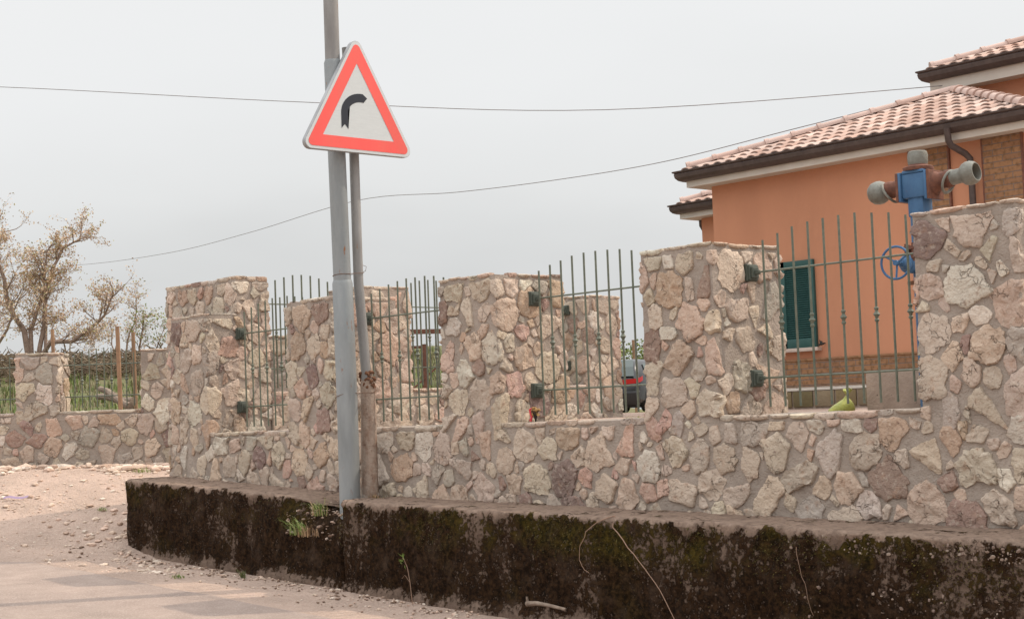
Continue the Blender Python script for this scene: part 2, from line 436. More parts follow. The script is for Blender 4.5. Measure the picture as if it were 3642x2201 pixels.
def axis_steps(lo, a, b, hi, fine, extra):
    xs = []
    x = a
    while x < b: xs.append(x); x += fine
    s_ = fine; x = a
    while x > lo: s_ *= 1.35; x -= s_; xs.append(max(x, lo))
    s_ = fine; x = b
    xs.append(b)
    while x < hi: s_ *= 1.35; x += s_; xs.append(min(x, hi))
    xs += extra
    return sorted(set(round(q, 4) for q in xs))
gx = axis_steps(-1500, -31, -2, 1500, 0.25, [-14.74, -14.76, -15.6, -15.1])
gy = axis_steps(-1500, 4, 34, 1500, 0.25, [8.94, 8.96, 8.5, 9.2])
g = MB()
vs = [(x, y, ground_z(x, y)) for y in gy for x in gx]
nx = len(gx)
fs = [(j * nx + i, j * nx + i + 1, (j + 1) * nx + i + 1, (j + 1) * nx + i) for j in range(len(gy) - 1) for i in range(nx - 1)]
mi = []
g.add(vs, fs)
for q, f in enumerate(fs):
    x, y, z = vs[f[0]]
    D = -SY * x + CY * y
    L = CY * x + SY * y
    if (D > 20.9 and x < -14.8 and L < 0.2) or D > 47: g.mi[q] = 1
tag(g.build('ground', [M['dirt'], M['field']], smooth=True, angle=80), kind='structure')

rd = MB()
xs = [q for q in gx if -60 < q < 40]
ys = [-40, -20, -10, -4, 0, 2, 4, 5, 6, 6.5, 7.05]
rng = random.Random(5)
vs = []
for y in ys:
    for x in xs:
        yy = y + (0.05 * fnoise((x, 0, 0), 1.3) if y == 7.05 else 0)
        vs.append((x, yy, road_z(x) + 0.006 + (0.004 if y < 7 else 0)))
nx = len(xs)
rd.add(vs, [(j * nx + i, j * nx + i + 1, (j + 1) * nx + i + 1, (j + 1) * nx + i) for j in range(len(ys) - 1) for i in range(nx - 1)])
tag(rd.build('road', M['asphalt'], smooth=True, angle=80), kind='structure')

# ------------------------------------------------------------------ rubble masonry
PAL = [((0.64, 0.53, 0.42), 6), ((0.59, 0.48, 0.385), 6), ((0.56, 0.46, 0.37), 5), ((0.61, 0.465, 0.365), 5), ((0.62, 0.42, 0.335), 1.3),
       ((0.52, 0.38, 0.28), 2), ((0.50, 0.43, 0.36), 3), ((0.37, 0.255, 0.21), 0.9), ((0.28, 0.20, 0.17), 0.35), ((0.70, 0.62, 0.52), 2.4)]
PT = sum(w for _, w in PAL)
def stone_col(rng):
    r = rng.random() * PT
    for c, w in PAL:
        r -= w
        if r <= 0: break
    k = rng.uniform(0.77, 0.93)
    return tuple(min(0.85, q * k * rng.uniform(0.97, 1.03)) for q in c)

class Path:
    """a line of wall faces unrolled to u; outward normal is to the right of travel"""
    def __init__(s, pts, closed=False):
        s.p = [Vector(q) for q in pts]; s.closed = closed
        k = len(s.p); s.seg = []
        u = 0
        for i in range(k if closed else k - 1):
            a = s.p[i]; b = s.p[(i + 1) % k]; L = (b - a).length
            t = (b - a) / L
            s.seg.append((u, L, a, t, Vector((t.y, -t.x))))
            u += L
        s.U = u
    def at(s, u, h):
        if s.closed: u %= s.U
        for i, (u0, L, a, t, nn) in enumerate(s.seg):
            if u <= u0 + L or i == len(s.seg) - 1: break
        w = u - u0
        p = a + t * w
        nv = nn.copy()
        R = 0.02
        if L - w < R and (i < len(s.seg) - 1 or s.closed):
            n2 = s.seg[(i + 1) % len(s.seg)][4]; k = 0.5 + 0.5 * (1 - (L - w) / R) if L - w > 0 else 0.5
            nv = nn + n2 * (1 - (L - w) / R)
        elif w < R and (i > 0 or s.closed):
            n2 = s.seg[i - 1][4]
            nv = nn + n2 * (1 - w / R)
        q = p + nv * h
        return q.x, q.y

def clip(poly, nx_, ny_, d):
    """keep n.p <= d"""
    o = []
    for i in range(len(poly)):
        a = poly[i]; b = poly[(i + 1) % len(poly)]
        da = a[0] * nx_ + a[1] * ny_ - d; db = b[0] * nx_ + b[1] * ny_ - d
        if da <= 0: o.append(a)
        if (da < 0 < db) or (db < 0 < da):
            t = da / (da - db); o.append((a[0] + t * (b[0] - a[0]), a[1] + t * (b[1] - a[1])))
    return o

def stone_cells(U, v0, v1, rng, closed, rmax=0.115, rmin=0.034, ext=(), open_bottom=False, free_top=(), keep=None):
    pts = []
    cell = {}
    cs = 0.25
    for (u, v, r) in ext:
        cell.setdefault((int(u // cs), int(v // cs)), []).append((u, v, r))
    def near(u, v, rad=0.4):
        k = int(rad / cs) + 1
        cu_ = int(u // cs); cv = int(v // cs); res = []
        for a in range(cu_ - k, cu_ + k + 1):
            for b in range(cv - k, cv + k + 1):
                res += cell.get((a, b), [])
        return res
    def put(u, v, r):
        pts.append((u, v, r))
        for du in ((0, U, -U) if closed else (0,)):
            cell.setdefault((int((u + du) // cs), int(v // cs)), []).append((u + du, v, r))
    area = U * (v1 - v0)
    for rr, tries in ((rmax, 90), (0.80 * rmax, 200), (0.62 * rmax, 360), (0.48 * rmax, 420), (rmin * 1.15, 300), (rmin * 0.8, 60)):
        for _ in range(int(area * tries) + 3):
            r = rr * rng.uniform(0.85, 1.12)
            u = rng.uniform(0 if closed else 0.2 * r, U - (0 if closed else 0.2 * r)); v = rng.uniform(v0 + 0.3 * r, v1 - (0.3 * r if not any(a < u < b for a, b in free_top) else -0.02))
            ok = True
            for (a, b, c) in near(u, v):
                dx = u - a; dy = (v - b) * 0.95
                if dx * dx + dy * dy < ((r + c) * 0.93) ** 2: ok = False; break
            if ok: put(u, v, r)
    if keep is not None: keep.extend(pts)
    polys = []
    for (u, v, r) in pts:
        lim = r * rng.uniform(1.25, 1.80)
        an = rng.gauss(math.pi / 2, 0.8); ex = rng.uniform(1.0, 1.55)
        poly = []
        m_ = rng.choice((3, 4, 4, 5, 5, 6, 7)); w0 = rng.uniform(0, 6.28)
        ws = sorted(w0 + 2 * math.pi * (k + rng.uniform(-0.27, 0.27)) / m_ for k in range(m_))
        for w in ws:
            a = math.cos(w) * lim * ex; b = math.sin(w) * lim / ex
            poly.append((a * math.cos(an) - b * math.sin(an), a * math.sin(an) + b * math.cos(an)))
        ins = rng.uniform(0.004, 0.012)
        for (a, b, c) in near(u, v):
            dx = a - u; dy = b - v; d = math.hypot(dx, dy)
            if d < 1e-6 or d > 0.45: continue
            t = (d * d + r * r - c * c) / (2 * d)
            tw = rng.uniform(-0.38, 0.38)
            cx_, sx_ = math.cos(tw), math.sin(tw)
            nx_, ny_ = dx / d, dy / d
            n2 = (nx_ * cx_ - ny_ * sx_, nx_ * sx_ + ny_ * cx_)
            poly = clip(poly, n2[0], n2[1], max(0.012, t - ins))
            if len(poly) < 3: break
        if len(poly) < 3: continue
        if not open_bottom: poly = clip(poly, 0, -1, v - v0 - 0.006)
        if len(poly) < 3: continue
        if not any(a < u < b for a, b in free_top): poly = clip(poly, 0, 1, v1 - v - 0.006)
        if len(poly) < 3: continue
        if not closed:
            poly = clip(poly, -1, 0, u); poly = clip(poly, 1, 0, U - u) if len(poly) > 2 else poly
            if len(poly) < 3: continue
        A = 0.5 * sum(poly[i][0] * poly[(i + 1) % len(poly)][1] - poly[(i + 1) % len(poly)][0] * poly[i][1] for i in range(len(poly)))
        if abs(A) < 0.0009: continue
        polys.append((u, v, [(p[0] + u, p[1] + v) for p in poly]))
    return polys

def add_stone(mb, path, poly, rng, mi, Hk=1.0, step=0.022, col=None):
    # soften the corners a little, resample, roughen
    q = []
    n = len(poly)
    for i in range(n):
        a = Vector(poly[i - 1]); b = Vector(poly[i]); c = Vector(poly[(i + 1) % n])
        k = rng.uniform(0.02, 0.11)
        q.append(b + (a - b) * k); q.append(b + (c - b) * k)
    pts = []
    for i in range(len(q)):
        a = q[i]; b = q[(i + 1) % len(q)]
        L = (b - a).length
        m_ = max(1, int(round(L / step)))
        for j in range(m_): pts.append(a + (b - a) * (j / m_))
    if len(pts) < 5: return
    sd_ = rng.uniform(0, 90)
    c = Vector((sum(p[0] for p in pts) / len(pts), sum(p[1] for p in pts) / len(pts)))
    size = max((p - c).length for p in pts)
    P = []
    for p in pts:
        d = (p - c)
        k = 1 + 0.22 * fnoise((p[0], p[1], sd_), 15) + 0.13 * fnoise((p[0], p[1], sd_), 45)
        P.append(c + d * k)
    H = rng.uniform(0.009, 0.021) * Hk * (0.7 + 3.0 * min(size, 0.16))
    tx = rng.uniform(-0.10, 0.10); ty = rng.uniform(-0.10, 0.10)
    rough = rng.choice([0.4, 0.6, 0.9, 2.0]) * 0.009
    n = len(P)
    rings = ((1.0, -0.006, 0), (0.992, 0.72, 0.25), (0.93, 0.96, 0.6), (0.70, 1.0, 1.0), (0.38, 1.0, 1.0))
    vs = []
    for (s_, h, ns) in rings:
        for p in P:
            d = p - c
            sc = s_
            pp = c + d * sc
            hh = (h * H if h > 0 else h)
            if ns:
                hh += ns * (rough * (fnoise((pp[0], pp[1], sd_), 14) * 1.2 + 0.9 * fnoise((pp[0], pp[1], sd_), 34)) + d[0] * sc * tx + d[1] * sc * ty)
                hh = max(hh, 0.002)
            x, y = path.at(pp[0], hh)
            vs.append((x, y, pp[1]))
    x, y = path.at(c[0], H * 1.08 + rough * fnoise((c[0], c[1], sd_), 14))
    vs.append((x, y, c[1]))
    fs = []
    for r in range(len(rings) - 1):
        for j in range(n):
            j2 = (j + 1) % n
            fs.append((r * n + j, r * n + j2, (r + 1) * n + j2, (r + 1) * n + j))
    k = (len(rings) - 1) * n
    for j in range(n): fs.append((k + j, k + (j + 1) % n, k + n))
    mb.add(vs, fs, mi, col or stone_col(rng))

def stone_face(mb, path, v0, v1, rng, mi=1, **kw):
    for (u, v, poly) in stone_cells(path.U, v0, v1, rng, path.closed, **{k: w for k, w in kw.items() if k in ('rmax', 'rmin', 'ext', 'open_bottom', 'free_top', 'keep')}):
        add_stone(mb, path, poly, rng, mi, step=kw.get('step', 0.022))

def slab_row(mb, path, u0, u1, z_top, rng, mi=1, th=(0.022, 0.042), ln=(0.09, 0.26), skip=0.06):
    """thin flat stones laid along an edge"""
    u = u0
    while u < u1 - 0.03:
        L = min(rng.uniform(*ln), u1 - u)
        if rng.random() > skip and L > 0.04:
            t = rng.uniform(*th); ns = max(4, int(L / 0.028)); pr = rng.uniform(0.004, 0.020); up = rng.uniform(-0.004, 0.009)
            sd_ = rng.uniform(0, 50); vs = []
            prof = [(-0.05, -t), (pr * 0.5, -t), (pr, -t * 0.72), (pr * 1.1, -t * 0.3), (pr * 0.6, -0.001), (-0.012, 0.002), (-0.05, -0.001)]
            for i in range(ns + 1):
                w = i / ns; e = 1 - 0.35 * (abs(2 * w - 1) ** 4)
                for (h, dz) in prof:
                    uu = u + L * (0.02 + 0.96 * w)
                    hh = h * (e if h > 0 else 1) + 0.006 * fnoise((uu, dz, sd_), 30)
                    x, y = path.at(uu, hh)
                    vs.append((x, y, z_top + up + dz * e + 0.005 * fnoise((uu, hh, sd_), 22)))
            k = len(prof)
            fs = [(i * k + j, i * k + j + 1, (i + 1) * k + j + 1, (i + 1) * k + j) for i in range(ns) for j in range(k - 1)]
            fs = [tuple(reversed(f)) for f in fs]
            fs += [tuple(range(k)), tuple(reversed(range(ns * k, ns * k + k)))]
            mb.add(vs, fs, mi, stone_col(rng))
        u += L + rng.uniform(0.004, 0.02)

def mortar_box(mb, pts, z0, z1, dome=0.012, seed=0, off=0.0):
    """closed prism of mortar over a ccw footprint with a slightly uneven trowelled top"""
    P = [Vector(p) for p in pts]
    n = len(P)
    a, b, c, d = P
    nu = max(2, int((b - a).length / 0.07)); nv = max(2, int((d - a).length / 0.07))
    top = []
    for j in range(nv + 1):
        for i in range(nu + 1):
            s_, t_ = i / nu, j / nv
            p = (a * (1 - s_) + b * s_) * (1 - t_) + (d * (1 - s_) + c * s_) * t_
            e = min(s_, 1 - s_, t_, 1 - t_)
            top.append((p.x, p.y, z1 + (dome * min(1, e * 6) + 0.010 * fnoise((p.x, p.y, seed), 7) if e > 0 else 0)))
    fs = [(j * (nu + 1) + i, j * (nu + 1) + i + 1, (j + 1) * (nu + 1) + i + 1, (j + 1) * (nu + 1) + i) for j in range(nv) for i in range(nu)]
    mb.add(top, fs, 0)
    vs = [(p.x, p.y, z0) for p in P] + [(p.x, p.y, z1) for p in P]
    mb.add(vs, [(0, 1, 5, 4), (1, 2, 6, 5), (2, 3, 7, 6), (3, 0, 4, 7), (3, 2, 1, 0)], 0)

def frame2(origin, ax):
    o = Vector(origin); a = Vector(ax).normalized(); b = Vector((-a.y, a.x))      # a along, b towards the back
    return lambda u, v: (o.x + a.x * u + b.x * v, o.y + a.y * u + b.y * v)

SHARED = {}
def pillar(parent, F, u0, u1, v0, v1, z0, z1, seed, coarse=False, name='pillar', share=None, uoff=0.0):
    rng = random.Random(seed)
    mb = MB()
    pts = [F(u0, v0), F(u1, v0), F(u1, v1), F(u0, v1)]
    mortar_box(mb, pts, z0, z1 - 0.012, seed=seed)
    path = Path(pts, closed=True)
    kw = dict(step=0.032, rmax=0.12, rmin=0.045) if coarse else dict(step=0.021, rmax=0.13)
    keep = []
    stone_face(mb, path, z0 + 0.0, z1 - 0.045, rng, open_bottom=True, keep=keep, **kw)
    if share is not None:
        d_ = SHARED.setdefault(share, {'ext': [], 'free': []})
        d_['ext'] += [(uoff + u0 + u, v, r) for (u, v, r) in keep if u < (u1 - u0) + 0.1 and v < z0 + 0.45]
        d_['free'].append((uoff + u0 + 0.03, uoff + u1 - 0.03))
    slab_row(mb, path, 0, path.U, z1, rng)
    return mb.build(name, [M['mortar'], M['stone']], parent, angle=50)

def low_wall(parent, pts_path, body_pts, z0, z1, seed, coarse=False, share=None):
    rng = random.Random(seed)
    mb = MB()
    mortar_box(mb, body_pts, z0, z1, dome=0.0, seed=seed)
    path = Path(pts_path)
    kw = dict(step=0.034, rmax=0.12, rmin=0.045) if coarse else dict(step=0.021, rmax=0.135)
    sh_ = SHARED.get(share, {'ext': [], 'free': []})
    stone_face(mb, path, z0, z1 + 0.006, rng, ext=sh_['ext'], free_top=sh_['free'], **kw)
    return mb.build('low_wall', [M['mortar'], M['stone']], parent, angle=50)

def coping(parent, F, u0, u1, v0, v1, z1, seed, both=False):
    rng = random.Random(seed)
    mb = MB()
    mortar_box(mb, [F(u0 + 0.001, v0 + 0.004), F(u1 - 0.001, v0 + 0.004), F(u1 - 0.001, v1), F(u0 + 0.001, v1)], z1 - 0.045, z1 - 0.004, dome=0.008, seed=seed)
    path = Path([F(u0, v0), F(u1, v0)])
    slab_row(mb, path, 0.01, path.U - 0.01, z1, rng, th=(0.026, 0.05), ln=(0.10, 0.34), skip=0.03)
    return mb.build('coping', [M['mortar'], M['stone']], parent, angle=50)

def railing(F, u0, u1, v, zs, label, group=None, n=11, z_bot=1.60, z_lo=1.81, z_hi=2.58, z_end=2.81, rise=0.10, knots=True, r=0.0085, first=None, pitch=None, brackets=True, bz=None):
    """iron panel between two pillars"""
    c = F((u0 + u1) / 2, v)
    root = thing('iron_railing', label, 'railing', (c[0], c[1], z_bot), group)
    pitch = pitch or (u1 - u0 - 0.30) / (n - 1)
    first = u0 + ((u1 - u0) - pitch * (n - 1)) / 2 if first is None else first
    ax = Vector((F(u1, v)[0] - F(u0, v)[0], F(u1, v)[1] - F(u0, v)[1], 0)).normalized()
    bk = Vector((-ax.y, ax.x, 0))
    for z in (z_lo, z_hi):
        mb = MB()
        a = F(u0 + 0.01, v); b = F(u1 - 0.01, v)
        mb.tube([(a[0], a[1], z), (b[0], b[1], z)], 0.0075, 6)
        mb.build('rail', M['paint_green'], root)
    rg = random.Random(int(u0 * 100) + 7)
    for i in range(n):
        u = first + i * pitch
        x, y = F(u, v)
        zt = z_end + rise * (1 - ((i - (n - 1) / 2) / ((n - 1) / 2)) ** 2) + rg.uniform(-0.004, 0.004)
        mb = MB()
        lx = rg.uniform(-0.003, 0.003)
        mb.tube([(x, y, z_bot), (x + lx * 0.5, y, (z_bot + zt) / 2), (x + lx, y, zt)], r, 8)
        bar = mb.build('baluster', M['paint_green'], root)
        if knots and i % 2 == 1:
            kz = z_lo + 0.505 * (z_hi - z_lo)
            kb = MB()
            kb.lathe([(r, -0.052), (0.0155, -0.046), (0.0165, -0.036), (0.011, -0.028), (0.013, -0.016), (0.0245, 0.0), (0.013, 0.016), (0.011, 0.028), (0.0165, 0.036), (0.0155, 0.046), (r, 0.052)],
                     (x + lx * 0.5, y, kz), n=12)
            kb.build('knot', M['paint_green'], bar)
    if brackets:
        for z in (z_lo, z_hi):
            for (ue, sgn) in ((u0, 1), (u1, -1)):
                x, y = F(ue, v)
                Mx = Matrix.Translation((x, y, z)) @ Matrix(((ax.x * sgn, bk.x, 0, 0), (ax.y * sgn, bk.y, 0, 0), (0, 0, 1, 0), (0, 0, 0, 1)))
                mb = MB()
                mb.bbox((0.0, -0.058, -0.062), (0.034, 0.058, 0.062), 0.004, M=Mx)
                mb.bbox((0.032, -0.050, -0.054), (0.050, 0.050, 0.054), 0.005, M=Mx)
                mb.bbox((0.048, -0.036, -0.040), (0.068, 0.036, 0.040), 0.006, M=Mx)
                mb.bbox((0.066, -0.016, -0.016), (0.100, 0.016, 0.016), 0.004, M=Mx)
                mb.build('bracket', M['iron_dark'], root, smooth=False)
    return root

# ---- the wall along the road
SILL = 1.546; TOP = 2.79
YW = 8.64
Ff = lambda u, v: (u, YW + v)
wall = thing('stone_wall', 'long rubble stone wall with square pillars on the mossy ledge along the road', 'stone wall', (-9.0, 8.9, 0.8))
PX = [(-15.28, -14.55), (-13.04, -12.30), (-10.67, -9.94), (-8.27, -7.57), (-5.87, -5.14)]
XR = -2.6
for i, (a, b) in enumerate(PX):
    if i == 0:
        pillar(wall, Ff, a, b, 0.0, 0.36, SILL - 0.045, TOP, 100, share='front', uoff=15.28 + 0.71)
    else:
        pillar(wall, Ff, a, b, 0.0, 0.76, SILL - 0.045, TOP, 100 + i, share='front', uoff=15.28 + 0.71)
low_wall(wall, [(-15.28, 9.35), (-15.28, YW), (XR, YW)], [(-15.28, YW), (XR, YW), (XR, 9.36), (-15.28, 9.36)], 0.55, SILL - 0.046, 11, share='front')
for i in range(4):
    coping(wall, Ff, PX[i][1], PX[i + 1][0], 0.0, 0.70, SILL, 200 + i)
coping(wall, Ff, PX[4][1], XR, 0.0, 0.70, SILL, 204)

lab = ['railing panel at the left end of the road wall, below the tall gate pillar', 'railing panel of the road wall just right of the sign posts',
       'railing panel of the road wall with the dried posy at its foot', 'rightmost railing panel, in front of the green shutter']
for i in range(4):
    railing(Ff, PX[i][1], PX[i + 1][0], 0.40, None, lab[i], 'railing panels of the road wall', first=PX[i][1] + (0.10 if i != 3 else 0.145), pitch=0.1365 if i else 0.1365, n=11)

# ---- the wall that runs back from the gate pillar
Fs = lambda u, v: (-14.52 - v, u)      # u along +Y, v to the back (-X)
wall2 = thing('stone_wall', 'stone wall running back from the tall gate pillar towards the house', 'stone wall', (-14.8, 12, 1.3))
mbg = MB(); rg_ = random.Random(31)
gp = [(-16.0, 9.0), (-14.55, 9.0), (-14.55, 9.40), (-16.0, 9.40)]
mortar_box(mbg, gp, 0.4, 3.175, seed=3)
pth = Path(gp, closed=True)
stone_face(mbg, pth, 0.5, 3.14, rg_, step=0.024)
slab_row(mbg, pth, 0, pth.U, 3.19, rg_, th=(0.03, 0.055))
gpo = mbg.build('gate_pillar', [M['mortar'], M['stone']], wall2, angle=50)
gpo['label'] = 'wide tall end pillar with a big white stone near its top'
SILL2 = 1.96
low_wall(wall2, [(-14.52, 9.41), (-14.52, 14.71)], [(-14.52, 9.41), (-14.52, 14.71), (-14.95, 14.71), (-14.95, 9.41)], 1.0, SILL2 - 0.046, 41, coarse=True)
QY = [(10.64, 11.29), (12.35, 13.0), (14.08, 14.71)]
for i, (a, b) in enumerate(QY):
    pillar(wall2, Fs, a, b, 0.0, 0.66, SILL2 - 0.045, 3.10 if i else 3.13, 140 + i, coarse=True)
for i, (a, b) in enumerate([(9.41, 10.64), (11.29, 12.35), (13.0, 14.08)]):
    coping(wall2, Fs, a, b, 0.0, 0.43, SILL2, 240 + i)
    railing(Fs, a, b, 0.30, None, ['distant railing panel beside the tall gate pillar, showing above the road wall', 'distant railing panel seen past the two posts, with the brown steel frame behind',
            'distant railing panel running up to the last pillar of the back wall'][i], 'railing panels of the back wall', n=[9, 7, 7][i], z_bot=2.01, z_lo=2.22, z_hi=2.93, z_end=3.15, rise=0.11, r=0.010)
# ---- the wall across the end of the yard track
Fb = lambda u, v: tuple(LD(u, 20.0 + v)[:2])
wall3 = thing('stone_wall', 'low stone wall with short pillars at the far left, behind the gravel track', 'stone wall', (-18.5, 9.3, 1.1))
for i, (a, b, zt) in enumerate([(-6.235, -5.715, 2.62), (-4.665, -4.1, 2.615), (-3.28, -2.72, 2.72)]):
    pillar(wall3, Fb, a, b, 0.0, 0.5, 1.825, zt, 160 + i, coarse=True, share='far', uoff=9.5)
low_wall(wall3, [Fb(-9.5, 0), Fb(-2.7, 0)], [Fb(-9.5, 0), Fb(-2.7, 0), Fb(-2.7, 0.4), Fb(-9.5, 0.4)], 0.7, 1.87 - 0.046, 51, coarse=True, share='far')
for i, (a, b) in enumerate([(-9.5, -6.235), (-5.715, -4.665), (-4.1, -3.28)]):
    coping(wall3, Fb, a, b, 0.0, 0.40, 1.87, 260 + i)
railing(Fb, -7.35, -6.235, 0.24, None, 'thin dark railing cut off by the left edge of the picture', 'railings of the far left wall', n=7, z_bot=1.92, z_lo=2.06, z_hi=2.46, z_end=2.60, rise=0.07, r=0.0075, brackets=False)
railing(Fb, -5.715, -4.665, 0.24, None, 'thin dark railing between the short pillars at the far left', 'railings of the far left wall', n=9, z_bot=1.92, z_lo=2.06, z_hi=2.46, z_end=2.60, rise=0.07, r=0.0075, brackets=False)

# ------------------------------------------------------------------ the mossy ledge
def ledge_top(x):
    pts = [(-16.0, 1.12), (-15.15, 1.09), (-11.35, 0.93), (-8.01, 0.862), (-4.88, 0.80), (-2.0, 0.72)]
    for (a, za), (b, zb) in zip(pts, pts[1:]):
        if x <= b: return za + (zb - za) * (x - a) / (b - a)
    return pts[-1][1]
lg = MB()
x0, x1 = -15.36, XR
dx = 0.022
nst = int((x1 - x0) / dx)
prof_n = 46
vs = []; cols = []
for i in range(nst + 1):
    x = x0 + (x1 - x0) * i / nst
    zt = ledge_top(x); zb = road_z(x) - 0.06
    yf = 8.08 if x < -11.42 else 8.045
    notch = sstep(-12.35, -12.0, x) * sstep(-11.42, -11.52, x)
    notch *= 0.75 + 0.5 * fnoise((x, 0, 3), 3)
    crack = math.exp(-((x + 11.42) / 0.03) ** 2)
    endr = 0.06 * (1 - sstep(x0, x0 + 0.07, x)) ** 2
    for j in range(prof_n):
        t = j / (prof_n - 1)
        # face up to t=.62, rounded edge, then the top going back under the wall
        if t < 0.62:
            w = t / 0.62; y = yf; z = zb + (zt - 0.035 - zb) * w
            y -= 0.035 * (1 - sstep(0.10, 0.20, w)) * (1 if x > -13.9 else 0.3)          # foot
            y += 0.06 * notch * sstep(0.45, 0.9, w) + 0.25 * notch * sstep(0.72, 1.0, w)
        elif t < 0.72:
            w = (t - 0.62) / 0.10 * math.pi / 2
            y = yf + 0.035 * (1 - math.cos(w)) + 0.31 * notch * (1 - 0.4 * w); z = zt - 0.035 + 0.035 * math.sin(w) - 0.10 * notch
        else:
            w = (t - 0.72) / 0.28
            y = yf + 0.035 + (8.80 - yf - 0.035) * w + 0.15 * notch * (1 - w); z = zt - 0.10 * notch * (1 - w) + 0.018 * sstep(0.6, 1, w)
        y += endr
        p = (x, y, z)
        face = 1 - sstep(0.64, 0.74, t)
        d = 0.030 * fnoise(p, 3.2) + 0.016 * fnoise(p, 9) + 0.012 * fnoise(p, 24) + 0.006 * fnoise(p, 55)
        y -= d * (0.35 + 0.65 * face); z += (1 - face) * (0.012 * fnoise(p, 5) + 0.006 * fnoise(p, 20)) + (0.02 * fnoise((x, 2, 0), 4) * (1 - abs(2 * ((t - .55) / .3) - 1) if .55 < t < .85 else 0))
        y += 0.09 * crack * face; 
        vs.append((x + (0.02 * fnoise(p, 6) if i > 0 else 0), y, z))
        h = (z - zb) / (zt - zb)
        hw = h + 0.10 * fnoise((x, 0, 0), 4) + 0.06 * fnoise((x, 1, z * .4), 14)
        cr0 = sstep(0.05, 0.24, hw) * (1 - sstep(0.92, 1.01, hw)) 
        cr0 *= 1 - sstep(0.66, 0.70, t)
        # tongues of crust reaching towards the top edge
        cr0 = cr0 * (0.89 + 0.28 * fnoise((x, 0, 0), 1.1)) + 0.10 * fnoise((x * 1.0, 0, z * 0.3), 9)
        if x > -6.9: cr0 -= 0.10 * sstep(-6.9, -5.6, x) + 0.25 * sstep(-5.7, -5.2, x) * (1 - sstep(0.3, 0.6, h))
        mossy = sstep(0.55, 0.8, h) * (0.4 + 0.6 * sstep(-11.5, -11.3, x)) + 0.3 * sstep(-0.1, 0.3, fnoise((x, 0, z), 1.7))
        cols.append((max(0, min(1, cr0)), max(0, min(1, mossy)), max(sstep(0.88, 0.98, h), 0.45 * (1 - sstep(0.05, 0.25, h))), 1))
fs = [(i * prof_n + j, (i + 1) * prof_n + j, (i + 1) * prof_n + j + 1, i * prof_n + j + 1) for i in range(nst) for j in range(prof_n - 1)]
lg.add(vs, fs, 0)
lg.c = cols
# left end face
k0 = len(lg.v)
endv = []
for j in range(prof_n):
    x, y, z = vs[j]
    endv.append((x, 8.80, z))
lg.add([vs[j] for j in range(prof_n)] + endv, [(j + 1, j, prof_n + j, prof_n + j + 1) for j in range(prof_n - 1)], 0, (0.45, 0.3, 0))
ledge = lg.build('concrete_ledge', M['moss'], smooth=True, angle=70)
tag(ledge, 'old concrete ledge blackened with crust and moss that carries the stone wall beside the road', 'ledge')

# ------------------------------------------------------------------ posts and sign
def bent(pts, n=24):
    return pts
for q_ in ('galv',): pass
pole = thing('steel_pole', 'tall stepped galvanised pole behind the triangular sign', 'pole', (-11.60, 8.30, 0.72))
mb = MB()
def lerp(a, b, t): return Vector(a) * (1 - t) + Vector(b) * t
pb = Vector((-11.612, 8.30, 0.60)); pj = Vector((-11.499, 8.21, 2.86)); ps = Vector((-11.418, 8.12, 4.80)); pt = Vector((-11.37, 8.085, 6.2))
mb.tube([pb, lerp(pb, pj, .5) + Vector((0.01, 0, 0)), lerp(pb, pj, .985), pj], [0.094, 0.092, 0.090, 0.080], 28)
mb.build('lower_tube', M['galv'], pole)
mb = MB(); mb.tube([pj - Vector((0, 0, 0.05)), lerp(pj, ps, .5), lerp(pj, ps, .985), ps], [0.0785, 0.078, 0.077, 0.067], 28)
mb.build('middle_tube', M['galv'], pole)
mb = MB(); mb.tube([ps - Vector((0, 0, 0.05)), pt], [0.0655, 0.0645], 28)
mb.build('upper_tube', M['galv2'], pole)

post = thing('sign_post', 'thinner grey post carrying the sign, set in a rust-stained concrete sleeve', 'post', (-11.53, 8.49, 0.93))
q0 = Vector((-11.535, 8.475, 1.85)); q1 = Vector((-11.50, 8.385, 2.84)); q2 = Vector((-11.45, 8.345, 3.98)); q3 = Vector((-11.43, 8.285, 4.93))
mb = MB(); mb.tube([q0, q1, q2, q3], [0.045, 0.044, 0.0435, 0.043], 20); mb.build('tube', M['galv2'], post)
mb = MB()
rr = random.Random(4)
base = [Vector((-11.585, 8.50, 0.80)), Vector((-11.575, 8.495, 1.1)), Vector((-11.56, 8.49, 1.4)), Vector((-11.545, 8.485, 1.7)), Vector((-11.538, 8.478, 1.93)), Vector((-11.536, 8.477, 1.99))]
mb.tube(base, [0.085, 0.075, 0.071, 0.068, 0.066, 0.056], 16)
mb.v = [(x + 0.010 * fnoise((x, y, z), 22), y + 0.010 * fnoise((y, x, z), 22), z) for (x, y, z) in mb.v]
sl = mb.build('sleeve', M['rust_concrete'], post)
mb = MB()
for k in range(60):
    a = rr.uniform(0, 6.28); zz = rr.uniform(1.90, 2.05); r_ = 0.062
    p = Vector((-11.537 + r_ * math.cos(a), 8.478 + r_ * math.sin(a), zz)); s_ = rr.uniform(0.008, 0.020)
    bm = bmesh.new(); bmesh.ops.create_icosphere(bm, subdivisions=1, radius=s_)
    for v in bm.verts: v.co = v.co * (1 + 0.5 * fnoise(v.co + p, 60)) + p
    bm.verts.index_update()
    mb.add([v.co.copy() for v in bm.verts], [[v.index for v in f.verts] for f in bm.faces]); bm.free()
mb.build('rust_crust', M['rust'], sl)
mb = MB(); mb.lathe([(0.095, 0), (0.085, 0.03), (0.078, 0.08)], (-11.585, 8.50, 0.90), n=16)
mb.v = [(x + 0.02 * fnoise((x, y, z), 15), y + 0.02 * fnoise((y, x, z), 15), z) for (x, y, z) in mb.v]
mb.build('mortar_collar', M['mortar'], sl)
